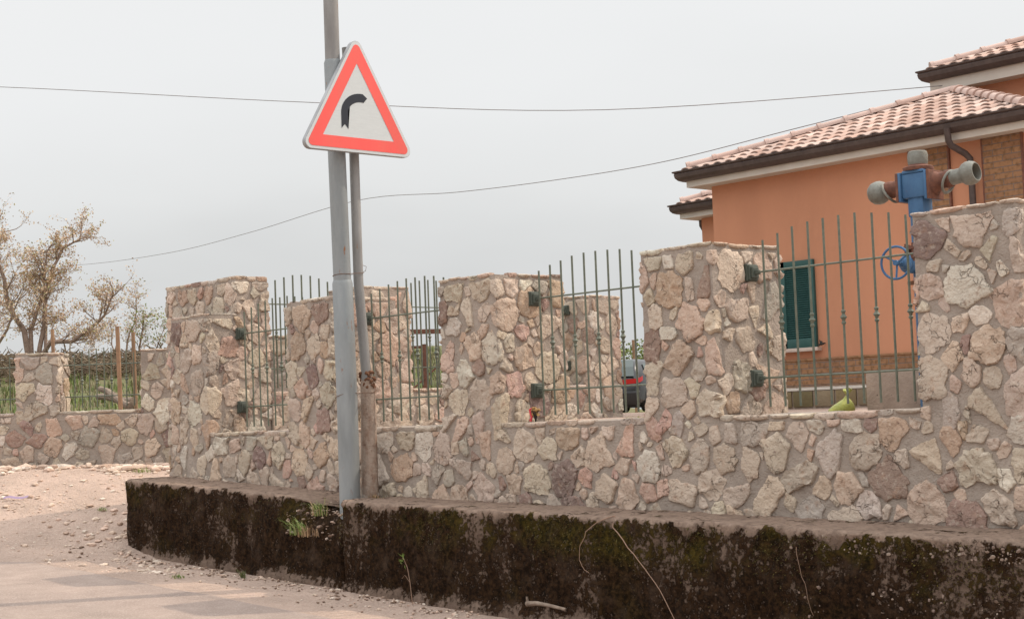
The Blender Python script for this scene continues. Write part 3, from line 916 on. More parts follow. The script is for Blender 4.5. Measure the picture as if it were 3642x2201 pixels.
# wires tying both posts
def wire_loop(z, tilt, label, sag=0.0, tail=True):
    t = (z - 0.72) / (2.86 - 0.6)
    c1 = lerp(pb, pj, (z - 0.60) / (2.86 - 0.60)) if z < 2.86 else lerp(pj, ps, (z - 2.86) / 1.94)
    c2 = (lerp(q0, q1, (z - 1.85) / 0.99) if z > 1.85 else Vector((-11.55, 8.487, z)))
    if z > 2.84: c2 = lerp(q1, q2, (z - 2.84) / 1.14)
    ra, rb = (0.096 if z < 2.86 else 0.083), (0.052 if z > 2.0 else 0.076)
    d = Vector((c2.x - c1.x, c2.y - c1.y)); ang = math.atan2(d.y, d.x)
    pts = []
    for k in range(17):
        a = ang + math.pi / 2 + math.pi * k / 16
        pts.append(Vector((c1.x + ra * math.cos(a), c1.y + ra * math.sin(a), z + 0.02 * math.sin(a * 1.3) * tilt)))
    for k in range(13):
        a = ang - math.pi / 2 + math.pi * k / 12
        pts.append(Vector((c2.x + rb * math.cos(a), c2.y + rb * math.sin(a), z + 0.02 + 0.03 * tilt * math.sin(a))))
    mb = MB(); mb.tube(pts, 0.0028, 5, closed=True)
    if tail:
        mb.tube([pts[-4], pts[-4] + Vector((0.03, 0.05, 0.02)), pts[-4] + Vector((0.03, 0.06, 0.06)), pts[-4] + Vector((0.01, 0.03, 0.075))], 0.0024, 5)
    tag(mb.build('tie_wire', M['wire']), label, 'wire')
wire_loop(2.90, 0.3, 'upper rusty wire tied round both posts just above the pole joint')
wire_loop(1.84, 1.0, 'lower rusty wire looped round the pole and the concrete sleeve', tail=False)

# triangular warning sign facing along the road
sign = thing('warning_sign', 'red and white triangular warning sign with a black curve-to-the-right arrow', 'road sign', (-11.28, 8.278, 4.314))
SC = Vector((-11.28, 8.278, 4.314))
def tri(side, r, n=6, cy=0.0):
    h = side * math.sqrt(3) / 2
    C = [(0, h * 2 / 3), (-side / 2, -h / 3), (side / 2, -h / 3)]
    C = [(a, b + cy) for a, b in C]
    out_ = []
    for i, (a, b) in enumerate(C):
        d = math.hypot(a, b - cy); ux, uy = a / d, (b - cy) / d
        cx_, cy_ = a - ux * 2 * r, b - uy * 2 * r
        base_a = math.atan2(uy, ux)
        for k in range(n + 1):
            w = base_a - math.pi / 3 + 2 * math.pi / 3 * k / n
            out_.append((cx_ + r * math.cos(w), cy_ + r * math.sin(w)))
    return out_
UY = (0, 1, 0); UZ = (0, 0, 1); UX = (1, 0, 0)
mb = MB()
T0 = tri(1.226, 0.062)
mb.prism(T0, SC - Vector((0.012, 0, 0)), UY, UZ, UX, 0.012)
# folded rim behind the plate
T1 = tri(1.226 - 0.012, 0.058)
n_ = len(T0)
vs = [SC + Vector((-0.012, a, b)) for a, b in T0] + [SC + Vector((-0.045, a, b)) for a, b in T0] + [SC + Vector((-0.045, a, b)) for a, b in T1] + [SC + Vector((-0.012, a, b)) for a, b in T1]
mb.add(vs, [(k * n_ + i, k * n_ + (i + 1) % n_, (k + 1) * n_ + (i + 1) % n_, (k + 1) * n_ + i) for k in range(3) for i in range(n_)])
mb.build('plate', M['alu'], sign, angle=30)
mb = MB(); mb.prism(tri(1.213, 0.058), SC, UY, UZ, UX, 0.003); mb.build('white_face', M['sign_white'], sign, smooth=False)
# red band = ring
mb = MB()
To = tri(1.127, 0.040, 6); 
Ti = tri(0.769, 0.0025, 6)
a_, b_ = 0.003, 0.0055
n_ = len(To)
vs = [SC + Vector((b_, a, b)) for a, b in To] + [SC + Vector((b_, a, b)) for a, b in Ti] + [SC + Vector((a_, a, b)) for a, b in To] + [SC + Vector((a_, a, b)) for a, b in Ti]
fs = [(i, (i + 1) % n_, n_ + (i + 1) % n_, n_ + i) for i in range(n_)] + [(2 * n_ + i, 2 * n_ + (i + 1) % n_, (i + 1) % n_, i) for i in range(n_)] + [(n_ + i, n_ + (i + 1) % n_, 3 * n_ + (i + 1) % n_, 3 * n_ + i) for i in range(n_)]
mb.add(vs, fs); mb.build('red_border', M['sign_red'], sign, smooth=False)
# arrow: up, then bending right, with a shallow pointed head and a notched foot
mb = MB()
def yz(zx, zy):    # local metres on the face
    return (zx, zy)
ay0, az0 = 8.153 - 8.337, 4.185 - 4.333
Wd = 0.072
outer = []; inner = []
cxa, cza = ay0 + 0.01 + 0.225, 4.32 - 4.333
for k in range(13):
    w = math.pi - (math.pi / 2 + 0.10) * k / 12
    outer.append((cxa - 0.02 + 0.215 * math.cos(w), cza + 0.187 * math.sin(w)))
    inner.append((cxa - 0.02 + 0.143 * math.cos(w), cza + 0.112 * math.sin(w)))
foot_l = (outer[0][0], az0); foot_r = (inner[0][0], az0 - 0.002); foot_m = ((outer[0][0] + inner[0][0]) / 2, az0 + 0.038)
tip = (8.437 - 8.337, 4.472 - 4.333)
rot = lambda p: p
shaft = [foot_l] + outer + [(outer[-1][0] + 0.006, outer[-1][1] - 0.003), tip, (inner[-1][0] + 0.016, inner[-1][1] - 0.002)] + list(reversed(inner)) + [foot_r, foot_m]
shaft = list(reversed(shaft))
bm = bmesh.new()
vv = [bm.verts.new(SC + Vector((0.0055, a, b))) for a, b in shaft]
f_ = bm.faces.new(vv); bmesh.ops.triangulate(bm, faces=[f_])
ext = bmesh.ops.extrude_face_region(bm, geom=list(bm.faces))
for e_ in ext['geom']:
    if isinstance(e_, bmesh.types.BMVert): e_.co.x -= 0.0022
bmesh.ops.recalc_face_normals(bm, faces=list(bm.faces))
bm.verts.index_update()
mb.add([v.co.copy() for v in bm.verts], [[v.index for v in f.verts] for f in bm.faces]); bm.free()
mb.build('arrow', M['sign_black'], sign, smooth=False)
mb = MB()
for zz in (-0.18, 0.22):
    mb.bbox((SC.x - 0.062, SC.y - 0.16, SC.z + zz - 0.02), (SC.x - 0.045, SC.y + 0.16, SC.z + zz + 0.02), 0.003)
    mb.tube([(SC.x - 0.05, SC.y - 0.06, SC.z + zz), (SC.x - 0.19, SC.y - 0.055, SC.z + zz), (SC.x - 0.21, SC.y + 0.0, SC.z + zz), (SC.x - 0.19, SC.y + 0.055, SC.z + zz), (SC.x - 0.05, SC.y + 0.06, SC.z + zz)], 0.006, 6)
mb.build('clamp', M['galv2'], sign)

# ------------------------------------------------------------------ house
house = thing('house', 'orange house with hipped tile roof, dark gutters and a closed green shutter', 'house', (-13, 18, 1.5))
def part(name, mb, m_, parent=house, **k): return mb.build(name, m_, parent, **k)
mb = MB(); mb.box((-15.27, 17.5, 1.2), (-10.28, 23.5, 4.86)); part('wall', mb, M['stucco'], smooth=False)
mb = MB(); mb.box((-17.93, 20.25, 1.2), (-15.272, 26, 4.86)); part('wall', mb, M['stucco'], smooth=False)
mb = MB(); mb.box((-13.12, 20.55, 4.6), (-7.0, 27, 6.16)); part('wall', mb, M['stucco'], smooth=False)
# right wing set on so that nothing is open from the side
mb = MB(); mb.box((-10.278, 18.3, 1.2), (-7.0, 27, 4.9)); part('wall', mb, M['stucco'], smooth=False)
# brick base band with a moulded cap
mb = MB(); mb.box((-15.285, 17.465, 1.86), (-10.265, 17.499, 2.20)); bb = part('brick_base', mb, M['brick'], smooth=False)
mb = MB(); mb.bbox((-15.29, 17.455, 2.203), (-10.26, 17.4985, 2.235), 0.006); part('band_cap', mb, M['brick'], bb)
mb = MB(); mb.box((-15.31, 17.44, 1.40), (-10.25, 17.498, 1.855)); pl = part('plinth', mb, M['oldconc'], smooth=False)
rg = random.Random(8)
mb = MB(); x = -15.3
while x < -10.3:
    w = rg.uniform(0.28, 0.40); c = rg.choice([(0.15, 0.12, 0.06), (0.20, 0.15, 0.08), (0.13, 0.11, 0.07), (0.22, 0.17, 0.11)])
    mb.bbox((x, 17.415, 1.58), (min(x + w, -10.26), 17.4395, 1.79), 0.006, col=c); x += w + 0.03
part('plinth_blocks', mb, M['tuff'], pl)
mb = MB(); mb.bbox((-15.32, 17.42, 1.80), (-10.25, 17.4396, 1.835), 0.006); part('ledge', mb, M['fascia'], pl)
for (a, b) in ((-11.87, -11.30), (-10.80, -10.27)):
    mb = MB(); mb.box((a, 17.47, 2.236), (b, 17.499, 4.84)); bp = part('brick_panel', mb, M['brick'], smooth=False)
    mb = MB(); mb.box((b - 0.001, 17.462, 2.236), (b + 0.022, 17.4985, 4.84)); mb.box((a - 0.02, 17.466, 2.236), (a, 17.4985, 4.84)) 
    part('trim', mb, M['redrust'], bp, smooth=False)

def eaves(x0, x1, y, z0, z_f, z_g, back, left_back=None):
    """cream fascia box, then a half-round gutter with a rolled lip; front and both returns"""
    mb = MB()
    mb.box((x0, y, z0), (x1, back, z_f)); fa = part('fascia', mb, M['fascia'], smooth=False)
    mb = MB()
    prof = [(0.0, 0.0), (-0.04, -0.004), (-0.085, 0.012), (-0.118, 0.045), (-0.128, 0.085), (-0.122, 0.10), (-0.145, 0.108), (-0.150, 0.124), (-0.13, 0.130), (0.0, 0.128)]
    for (xa, ya, xb, yb, nx_, ny_, m0, m1) in ((x0, y, x1, y, 0, 1, 1, 1), (x0, back, x0, y, 1, 0, 0, 1), (x1, y, x1, back, -1, 0, 1, 0)):
        d = Vector((xb - xa, yb - ya)); L = d.length; d /= L
        vs = []
        for e_, (px, py, mm) in enumerate(((xa, ya, m0), (xb, yb, m1))):
            for (o_, dz) in prof:
                sh = (o_ if mm else 0) * (1 if e_ == 0 else -1)
                vs.append((px + nx_ * o_ + d.x * sh, py + ny_ * o_ + d.y * sh, z_f + dz * (z_g - z_f) / 0.13))
        k = len(prof)
        mb.add(vs, [(j, j + 1, k + j + 1, k + j) for j in range(k - 1)])
    part('gutter', mb, M['gutter'], angle=25)
    return fa
eaves(-15.53, -10.03, 17.25, 4.815, 4.905, 5.06, 24.0)
eaves(-18.19, -15.28, 20.0, 4.815, 4.905, 5.06, 26.5)
eaves(-13.36, -6.8, 20.3, 6.15, 6.31, 6.48, 27.5)

def tile_roof(x0, x1, y0, depth, z0, slope, xmax=None, seed=0):
    """hipped front slope of half-round tiles, laid tile by tile; returns the mesh object"""
    rg = random.Random(seed)
    mb = MB()
    cosl, sinl = math.cos(slope), math.sin(slope)
    tw = 0.205; course = 0.34
    ns = int(depth / cosl / course) + 1
    cols = int((x1 - x0) / tw)
    tw = (x1 - x0) / cols
    # sheet under the tiles
    xa, xb = x0, x1
    h = depth * math.tan(slope)
    xr = x1 - depth
    vs = [(x0, y0, z0), (x1, y0, z0), (max(xr, x0 + depth), y0 + depth, z0 + h), (x0 + depth, y0 + depth, z0 + h), (x0, y0 + depth * 2, z0), (x1, y0 + 2 * depth, z0)]
    mb.add(vs, [(0, 1, 2, 3), (4, 0, 3), (1, 5, 2), (5, 4, 3, 2)], 0, (0.30, 0.19, 0.14))
    for r in range(ns):
        for c in range(cols):
            xc = x0 + (c + 0.5) * tw
            s0 = r * course - 0.05; s1 = s0 + course + 0.05
            ym = (s0 + s1) / 2 * cosl
            edge = min(xc - x0, x1 - xc)
            if s0 * cosl > edge: continue
            s1 = min(s1, max(s0 + 0.08, (edge + 0.10) / cosl))
            k = rg.uniform(0.74, 1.02)
            base_c = rg.choice([(0.50, 0.345, 0.285), (0.53, 0.385, 0.325), (0.47, 0.31, 0.25), (0.55, 0.42, 0.365)])
            col = tuple(q * k for q in base_c)
            vs = []
            jx = rg.uniform(-0.006, 0.006)
            for (s_, lift, wd) in ((s0, 0.030, 0.98), (s1, 0.008, 0.86)):
                for q in range(9):
                    w = math.pi * q / 8
                    dxx = -math.cos(w) * tw * 0.40 * wd; hh = math.sin(w) * 0.047 * wd + lift
                    vs.append((xc + dxx + jx, y0 + s_ * cosl - hh * sinl, z0 + s_ * sinl + hh * cosl))
            for q in range(9):       # front rim thickness
                w = math.pi * q / 8
                dxx = -math.cos(w) * tw * 0.34; hh = math.sin(w) * 0.036 + 0.024
                vs.append((xc + dxx + jx, y0 + s0 * cosl - hh * sinl, z0 + s0 * sinl + hh * cosl))
            for q in range(9):       # and a little way up inside
                w = math.pi * q / 8
                dxx = -math.cos(w) * tw * 0.34; hh = math.sin(w) * 0.036 + 0.020
                s_ = s0 + 0.06
                vs.append((xc + dxx + jx, y0 + s_ * cosl - hh * sinl, z0 + s_ * sinl + hh * cosl))
            fs = [(q, q + 1, 9 + q + 1, 9 + q) for q in range(8)] + [(18 + q, 18 + q + 1, q + 1, q) for q in range(8)] + [(27 + q, 27 + q + 1, 18 + q + 1, 18 + q) for q in range(8)]
            mb.add(vs, fs, 0, col)
            # channel tile between two covers
            if c < cols - 1:
                vs = []
                for (s_, lift) in ((s0 + 0.02, 0.016), (s1, 0.0)):
                    for q in range(5):
                        w = math.pi * q / 4
                        vs.append((xc + tw / 2 - math.cos(w) * tw * 0.32, y0 + s_ * cosl, z0 + s_ * sinl + lift + 0.03 - math.sin(w) * 0.028))
                mb.add(vs, [(q, q + 1, 5 + q + 1, 5 + q) for q in range(4)], 0, tuple(q * 0.9 for q in col))
    ro = part('roof', mb, M['tile'], angle=40)
    return ro
def ridge(a, b, parent, seed=0, r0=0.084, flip=False):
    """overlapping half-round ridge tiles from a (low) up to b"""
    rg = random.Random(seed)
    a = Vector(a); b = Vector(b); d = b - a; L = d.length; d /= L
    side = d.cross(Vector((0, 0, 1))).normalized(); up = side.cross(d)
    mb = MB()
    k = int(L / 0.36)
    for i in range(k):
        s0 = L * i / k - 0.03; s1 = L * (i + 1) / k + 0.02
        vs = []
        for (s_, r_) in ((s0 - 0.012, r0 * 1.16), (s0 + 0.045, r0 * 1.16), (s0 + 0.05, r0), (s1, r0 * 0.84)):
            for q in range(11):
                w = math.pi * q / 10
                vs.append(a + d * s_ + side * (-math.cos(w) * r_) + up * (math.sin(w) * r_ * 0.95 + 0.015))
        fs = [(j * 11 + q, j * 11 + q + 1, (j + 1) * 11 + q + 1, (j + 1) * 11 + q) for j in range(3) for q in range(10)]
        fs.append(tuple(range(11)))
        c = rg.choice([(0.48, 0.345, 0.295), (0.52, 0.385, 0.335), (0.45, 0.31, 0.26)])
        mb.add(vs, fs, 0, c)
    return part('ridge_tiles', mb, M['tile'], parent, angle=40)
SL = R_(19)
def hip(x0, x1, y0, depth, z0, seed):
    ro = tile_roof(x0, x1, y0, depth, z0, SL, seed=seed)
    h = depth * math.tan(SL)
    ridge((x0 + 0.08, y0 + 0.08, z0 + 0.055), (x0 + depth, y0 + depth, z0 + h + 0.04), ro, seed)
    ridge((x1 - 0.08, y0 + 0.08, z0 + 0.055), (x1 - depth, y0 + depth, z0 + h + 0.04), ro, seed + 1)
    return ro
hip(-15.55, -9.99, 17.20, 2.78, 5.035, 1)
hip(-18.2, -12.9, 19.95, 2.65, 5.035, 4)
hip(-13.38, -6.8, 20.25, 3.29, 6.455, 7)
# downpipes
mb = MB()
mb.tube([(-11.06, 17.12, 4.96), (-11.06, 17.14, 4.80), (-11.04, 17.16, 4.74), (-10.96, 17.34, 4.64), (-10.93, 17.39, 4.58), (-10.93, 17.40, 4.40), (-10.93, 17.40, 2.0)], 0.042, 14)
dp = part('downpipe', mb, M['gutter'], angle=50)
mb = MB()
for z in (4.28, 3.3): mb.lathe([(0.048, -0.012), (0.052, -0.010), (0.052, 0.010), (0.048, 0.012)], (-10.93, 17.40, z), n=16)
part('clip', mb, M['gutter'], dp)
mb = MB(); mb.tube([(-18.12, 20.45, 4.95), (-18.12, 20.46, 4.72), (-18.10, 20.48, 4.66), (-17.98, 20.6, 4.60), (-17.96, 20.62, 4.52), (-17.96, 20.62, 2.0)], 0.042, 12)
part('downpipe', mb, M['gutter'], angle=50)
# window, closed louvred shutter
win = MB(); win.bbox((-14.62, 17.40, 2.335), (-13.44, 17.53, 2.385), 0.004)
wn = part('window', win, M['marble'])
wn['label'] = 'shuttered window with a pale stone sill'
sh = MB()
xa, xb, za, zb = -14.56, -13.49, 2.386, 3.585
for (a, b, c, d) in ((xa, za, xa + 0.07, zb), (xb - 0.085, za, xb, zb), (-14.065, za, -13.985, zb), (xa + 0.07, za, xb - 0.085, za + 0.12), (xa + 0.07, zb - 0.10, xb - 0.085, zb)):
    sh.bbox((a, 17.452, b), (c, 17.498, d), 0.003)
sf = part('shutter', sh, M['shutter'], wn, angle=30)
sh = MB()
for (a, b) in ((xa + 0.07, -14.065), (-13.985, xb - 0.085)):
    z = za + 0.125
    while z < zb - 0.11:
        vs = [(a, 17.494, z + 0.026), (b, 17.494, z + 0.026), (b, 17.462, z), (a, 17.462, z), (a, 17.494, z + 0.020), (b, 17.494, z + 0.020), (b, 17.462, z - 0.006), (a, 17.462, z - 0.006)]
        sh.add(vs, [(0, 1, 2, 3), (3, 2, 6, 7), (7, 6, 5, 4), (0, 4, 5, 1)])
        z += 0.030
sh.box((xa + 0.07, 17.495, za + 0.1), (xb - 0.085, 17.4985, zb - 0.09))
part('louvres', sh, M['shutter'], wn, smooth=False)
mb = MB()
mb.tube([(-13.38, 17.50, 2.43), (-13.38, 17.42, 2.43)], 0.008, 8)
mb.bbox((-13.40, 17.41, 2.40), (-13.365, 17.425, 2.46), 0.004)
mb.tube([(-13.42, 17.415, 2.405), (-13.38, 17.415, 2.43), (-13.345, 17.415, 2.42), (-13.335, 17.415, 2.435)], [0.012, 0.015, 0.013, 0.006], 8)
mb.tube([(-13.39, 17.415, 2.43), (-13.405, 17.415, 2.475)], [0.012, 0.005], 8)
part('shutter_catch', mb, M['dark'])

# ------------------------------------------------------------------ irrigation hydrant behind the right pillar
HX, HY = -6.60, 9.82
hyd = thing('hydrant', 'blue irrigation hydrant with three grey ball outlets rising behind the right pillar', 'hydrant', (HX, HY, 1.5))
mb = MB(); mb.lathe([(0.075, 0), (0.075, 1.28), (0.073, 1.62)], (HX, HY, 1.5), n=24); mb.build('riser', M['blue'], hyd)
mb = MB(); mb.lathe([(0.135, 0), (0.135, 0.025), (0.10, 0.03), (0.10, 0.06), (0.135, 0.065), (0.135, 0.09), (0.09, 0.095)], (HX, HY, 2.62), n=24)
for k in range(8):
    a = 2 * math.pi * k / 8; mb.lathe([(0.012, -0.02), (0.012, 0.11)], (HX + 0.118 * math.cos(a), HY + 0.118 * math.sin(a), 2.62), n=6)
mb.build('flange', M['redrust'], hyd, angle=30)
av = Vector((0.998, 0.06, 0.0)).normalized()          # direction of the outlets
cv = Vector((-av.y, av.x, 0))
Mh = Matrix.Translation((HX, HY, 3.14)) @ Matrix(((av.x, cv.x, 0, 0), (av.y, cv.y, 0, 0), (0, 0, 1, 0), (0, 0, 0, 1)))
mb = MB()
mb.bbox((-0.095, -0.085, -0.085), (0.095, 0.085, 0.095), 0.012, M=Mh)
mb.bbox((-0.062, -0.068, -0.22), (0.062, 0.068, -0.07), 0.01, M=Mh)
mb.bbox((-0.115, -0.10, -0.105), (-0.094, 0.10, 0.105), 0.004, M=Mh)
mb.bbox((0.094, -0.10, -0.105), (0.115, 0.10, 0.105), 0.004, M=Mh)
mb.bbox((-0.085, -0.09, 0.094), (0.085, 0.09, 0.115), 0.004, M=Mh)
mb.build('valve_body', M['blue'], hyd, angle=30)
def outlet(sgn, open_end):
    ax = av * sgn
    o = Vector((HX, HY, 3.155)) + ax * 0.115
    ax = (ax + Vector((0, 0, 0.10 if sgn > 0 else -0.08))).normalized()
    mb = MB(); mb.bbox((0.115 if sgn > 0 else -0.137, -0.10, -0.105), (0.137 if sgn > 0 else -0.115, 0.10, 0.105), 0.004, M=Mh)
    mb.lathe([(0.092, 0.02), (0.076, 0.03), (0.060, 0.055), (0.058, 0.10), (0.064, 0.108), (0.064, 0.148), (0.056, 0.152)], o, ax, n=24)
    e = mb.build('elbow', M['redrust'], hyd, angle=40)
    mb = MB()
    if open_end:
        mb.lathe([(0.055, 0.145), (0.054, 0.22), (0.060, 0.235), (0.078, 0.255), (0.086, 0.28), (0.086, 0.305), (0.078, 0.33), (0.067, 0.345), (0.060, 0.345), (0.058, 0.30), (0.050, 0.24), (0.0, 0.22)], o, ax, n=28)
    else:
        mb.lathe([(0.052, 0.145), (0.056, 0.16), (0.075, 0.175), (0.085, 0.20), (0.087, 0.225), (0.080, 0.26), (0.060, 0.285), (0.02, 0.30), (0.0, 0.301)], o, ax, n=28)
    mb.build('coupling', M['castiron'], e, angle=50)
    # loose locking ring hanging on the neck
    mb = MB(); c = o + ax * 0.125 + Vector((0, 0, -0.022)); tl = (ax + Vector((0, 0, -0.5 * 1))).normalized()
    s1 = tl.orthogonal().normalized(); s2 = tl.cross(s1)
    mb.tube([c + (s1 * math.cos(2 * math.pi * k / 28) + s2 * math.sin(2 * math.pi * k / 28)) * 0.080 for k in range(28)], 0.010, 8, closed=True)
    mb.build('locking_ring', M['castiron'], e)
outlet(1, True); outlet(-1, False)
mb = MB(); mb.lathe([(0.108, 0.0), (0.110, 0.008), (0.110, 0.024), (0.10, 0.03), (0.072, 0.036), (0.068, 0.045)], (HX, HY, 3.255), n=28)
tf = mb.build('top_flange', M['redrust'], hyd, angle=35)
mb = MB(); mb.lathe([(0.066, 0.0), (0.072, 0.02), (0.073, 0.07), (0.066, 0.095), (0.058, 0.10), (0.0, 0.101)], (HX, HY, 3.298), n=28)
mb.build('cap', M['castiron'], tf, angle=40)
mb = MB(); mb.bbox((-0.165, -0.05, 0.085), (-0.08, 0.05, 0.115), 0.006, M=Mh); mb.bbox((-0.17, -0.05, 0.055), (-0.15, 0.05, 0.10), 0.005, M=Mh)
mb.build('lug', M['castiron'], hyd)
# side valve with hand wheel
wv = Vector((0.10, -0.995, 0)).normalized()
wc = Vector((HX, HY, 2.585)) + wv * 0.22 + Vector((-0.07, -0.05, 0))
mb = MB(); mb.lathe([(0.070, 0.0), (0.070, 0.06), (0.050, 0.075), (0.046, 0.115), (0.030, 0.13), (0.026, 0.15), (0.010, 0.155), (0.010, 0.20)], Vector((HX - 0.055, HY - 0.06, 2.585)), wv, n=24)
mb.build('side_valve', M['blue'], hyd, angle=40)
mb = MB()
s2 = Vector((0, 0, 1)); s1 = Vector((-wv.y, wv.x, 0))
rim = [wc + (s1 * math.cos(2 * math.pi * k / 36) + s2 * math.sin(2 * math.pi * k / 36)) * 0.115 for k in range(36)]
mb.tube(rim, 0.009, 8, closed=True)
for k in range(3):
    a = 0.5 + 2 * math.pi * k / 3
    mb.tube([wc - wv * 0.02, wc + (s1 * math.cos(a) + s2 * math.sin(a)) * 0.112], 0.008, 6)
mb.lathe([(0.02, -0.02), (0.02, 0.02)], wc - wv * 0.01, wv, n=12)
mb.build('hand_wheel', M['blue'], hyd)
mb = MB(); mb.lathe([(0.095, 0), (0.095, 0.02), (0.04, 0.025), (0.04, 0.05)], (HX - 0.03, HY, 2.44), n=20); mb.build('lower_flange', M['rust'], hyd, angle=35)

# concrete block by the hydrant
cb = MB()
cb.bbox((-7.22, 9.90, 1.40), (-6.10, 10.55, 1.835), 0.02)
tag(cb.build('concrete_block', M['oldconc']), 'pitted concrete block behind the rightmost railing', 'concrete block')
# yellow tied bag
bg = MB()
bag = thing('plastic_bag', 'small yellow plastic bag with a knotted top leaning on the concrete block', 'bag', (-7.36, 9.90, 1.5))
bc = Vector((-7.40, 9.80, 1.575))
vs = []; prof = [(0.02, -0.075), (0.09, -0.07), (0.125, -0.045), (0.12, -0.01), (0.095, 0.02), (0.065, 0.045), (0.035, 0.065), (0.016, 0.08), (0.013, 0.088)]
bg.lathe([(r_, h) for r_, h in prof], bc, n=28)
bg.v = [(bc.x + (x - bc.x) * 0.68 + 0.014 * fnoise((x, y, z), 14) + 0.55 * (z - 1.5), y + 0.014 * fnoise((y, z, x), 14), z + 0.006 * fnoise((x, z, y), 20)) for x, y, z in bg.v]
bg.build('body', M['bag'], bag, angle=60)
bg = MB()
for k in range(7):
    a = k * 0.9; w = 0.032
    p0 = bc + Vector((0.09, 0, 0.083)); p1 = p0 + Vector((0.035 * math.cos(a), 0.03 * math.sin(a), 0.05 + 0.012 * math.sin(k * 2.3)))
    t_ = Vector((-math.sin(a), math.cos(a), 0)) * w * 0.5
    bg.add([p0 - t_ * 0.2, p0 + t_ * 0.2, p1 + t_, p1 - t_], [(0, 1, 2, 3)])
bg.build('knotted_top', M['bag'], bag)

# ------------------------------------------------------------------ car parked beyond the wall
def build_car():
    D0 = 43.5
    c0 = LD((1531 - 1232) / 3846 * D0, D0, 1.60)           # rear right corner on the ground
    view = Vector((-SY, CY, 0)); rt = Vector((CY, SY, 0))
    a = R_(24)
    fw = (view * math.cos(a) + rt * math.sin(a)).normalized()
    sd_ = (rt * math.cos(a) - view * math.sin(a)).normalized()
    root = thing('parked_car', 'dark grey hatchback with a red tail lamp parked beyond the back wall', 'car', tuple(c0 - sd_ * 0.85 + fw * 2.1))
    W2 = 0.87
    def P(x, y, z): # x across (+ right), y forward from the rear, z up
        q = c0 + sd_ * (x - W2) + fw * y; return Vector((q.x, q.y, 1.60 + z))
    # stations along length: (y, half width low, z sill, z belt, half width belt, z roof, half width roof)
    st = [(0.00, 0.74, 0.36, 0.84, 0.74, 0.86, 0.70), (0.06, 0.82, 0.30, 0.90, 0.80, 1.00, 0.68), (0.18, 0.85, 0.26, 0.93, 0.84, 1.20, 0.66), (0.42, 0.87, 0.24, 0.95, 0.86, 1.40, 0.62),
          (0.9, 0.87, 0.22, 0.95, 0.87, 1.46, 0.62), (1.6, 0.87, 0.22, 0.94, 0.87, 1.47, 0.62), (2.3, 0.87, 0.22, 0.92, 0.87, 1.42, 0.60), (2.9, 0.87, 0.22, 0.90, 0.86, 1.10, 0.66), (3.3, 0.86, 0.22, 0.88, 0.84, 0.92, 0.70), (3.9, 0.82, 0.26, 0.76, 0.78, 0.79, 0.66), (4.15, 0.70, 0.32, 0.60, 0.66, 0.62, 0.5)]
    rings = []
    for (y, wl, zs, zb, wb, zr, wr) in st:
        half = [(0.0, zs), (wl * 0.92, zs), (wl, zs + 0.08), (wl, (zs + zb) / 2), (wb, zb), (wr + (wb - wr) * 0.12, zb + (zr - zb) * 0.85 if zr - zb > .1 else zb + 0.02), (wr * 0.9, zr - 0.01), (wr * 0.5, zr + 0.012), (0.0, zr + 0.02)]
        ring = [P(x, y, z) for x, z in half] + [P(-x, y, z) for x, z in reversed(half[1:-1])]
        rings.append(ring)
    mb = MB(); n_ = len(rings[0])
    vs = [p for r in rings for p in r]
    mb.add(vs, [(i * n_ + j, i * n_ + (j + 1) % n_, (i + 1) * n_ + (j + 1) % n_, (i + 1) * n_ + j) for i in range(len(rings) - 1) for j in range(n_)] + [tuple(reversed(range(n_))), tuple((len(rings) - 1) * n_ + j for j in range(n_))])
    mb.build('body', M['carpaint'], root, angle=35)
    mb = MB()   # rear window
    mb.add([P(-0.735, 0.03, 0.96), P(0.735, 0.03, 0.96), P(0.66, 0.20, 1.22), P(0.60, 0.40, 1.41), P(-0.60, 0.40, 1.41), P(-0.66, 0.20, 1.22)], [(0, 1, 2, 5), (5, 2, 3, 4)]); mb.v = [tuple(Vector(v) - fw * 0.05 + Vector((0, 0, 0.02))) for v in mb.v]
    mb.build('rear_window', M['carglass'], root, smooth=False)
    mb = MB()
    for s in (1, -1):
        for (ya, yb, yc, yd) in ((0.62, 1.42, 1.42, 0.80), (1.50, 2.62, 2.20, 1.50)):
            q = [P(s * 0.872, ya, 0.98), P(s * 0.872, yb, 0.97), P(s * 0.70, yc, 1.34), P(s * 0.70, yd, 1.34)]
            mb.add(q, [(0, 1, 2, 3)] if s > 0 else [(3, 2, 1, 0)])
    mb.build('side_windows', M['carglass'], root, smooth=False)
    for s in (1, -1):
        mb = MB()
        pr = [(0.40, 0.010, 0.80), (0.80, 0.025, 0.82), (0.865, 0.16, 0.85), (0.872, 0.34, 0.90)]
        vs = [P(s * x, y - 0.03, z - 0.04) for x, y, z in pr] + [P(s * x, y - 0.03, z + 0.09) for x, y, z in pr]
        mb.add(vs, [(i, i + 1, 5 + i, 4 + i) if s > 0 else (4 + i, 5 + i, i + 1, i) for i in range(3)])
        mb.build('tail_lamp', M['redlamp'], root)
    mb = MB()
    vs = []
    for z, o in ((0.20, 0.0), (0.30, -0.07), (0.52, -0.08), (0.58, -0.02)):
        for x in (-0.86, -0.80, -0.4, 0, 0.4, 0.80, 0.86): vs.append(P(x, o + (0.10 if abs(x) > 0.83 else 0.0), z))
    mb.add(vs, [(i * 7 + j, i * 7 + j + 1, (i + 1) * 7 + j + 1, (i + 1) * 7 + j) for i in range(3) for j in range(6)])
    mb.build('rear_bumper', M['carplastic'], root)
    mb = MB(); vs = [P(x, y, z) for z in (0.13, 0.30) for x, y in ((-0.70, 0.15), (0.70, 0.15), (0.70, 3.9), (-0.70, 3.9))]
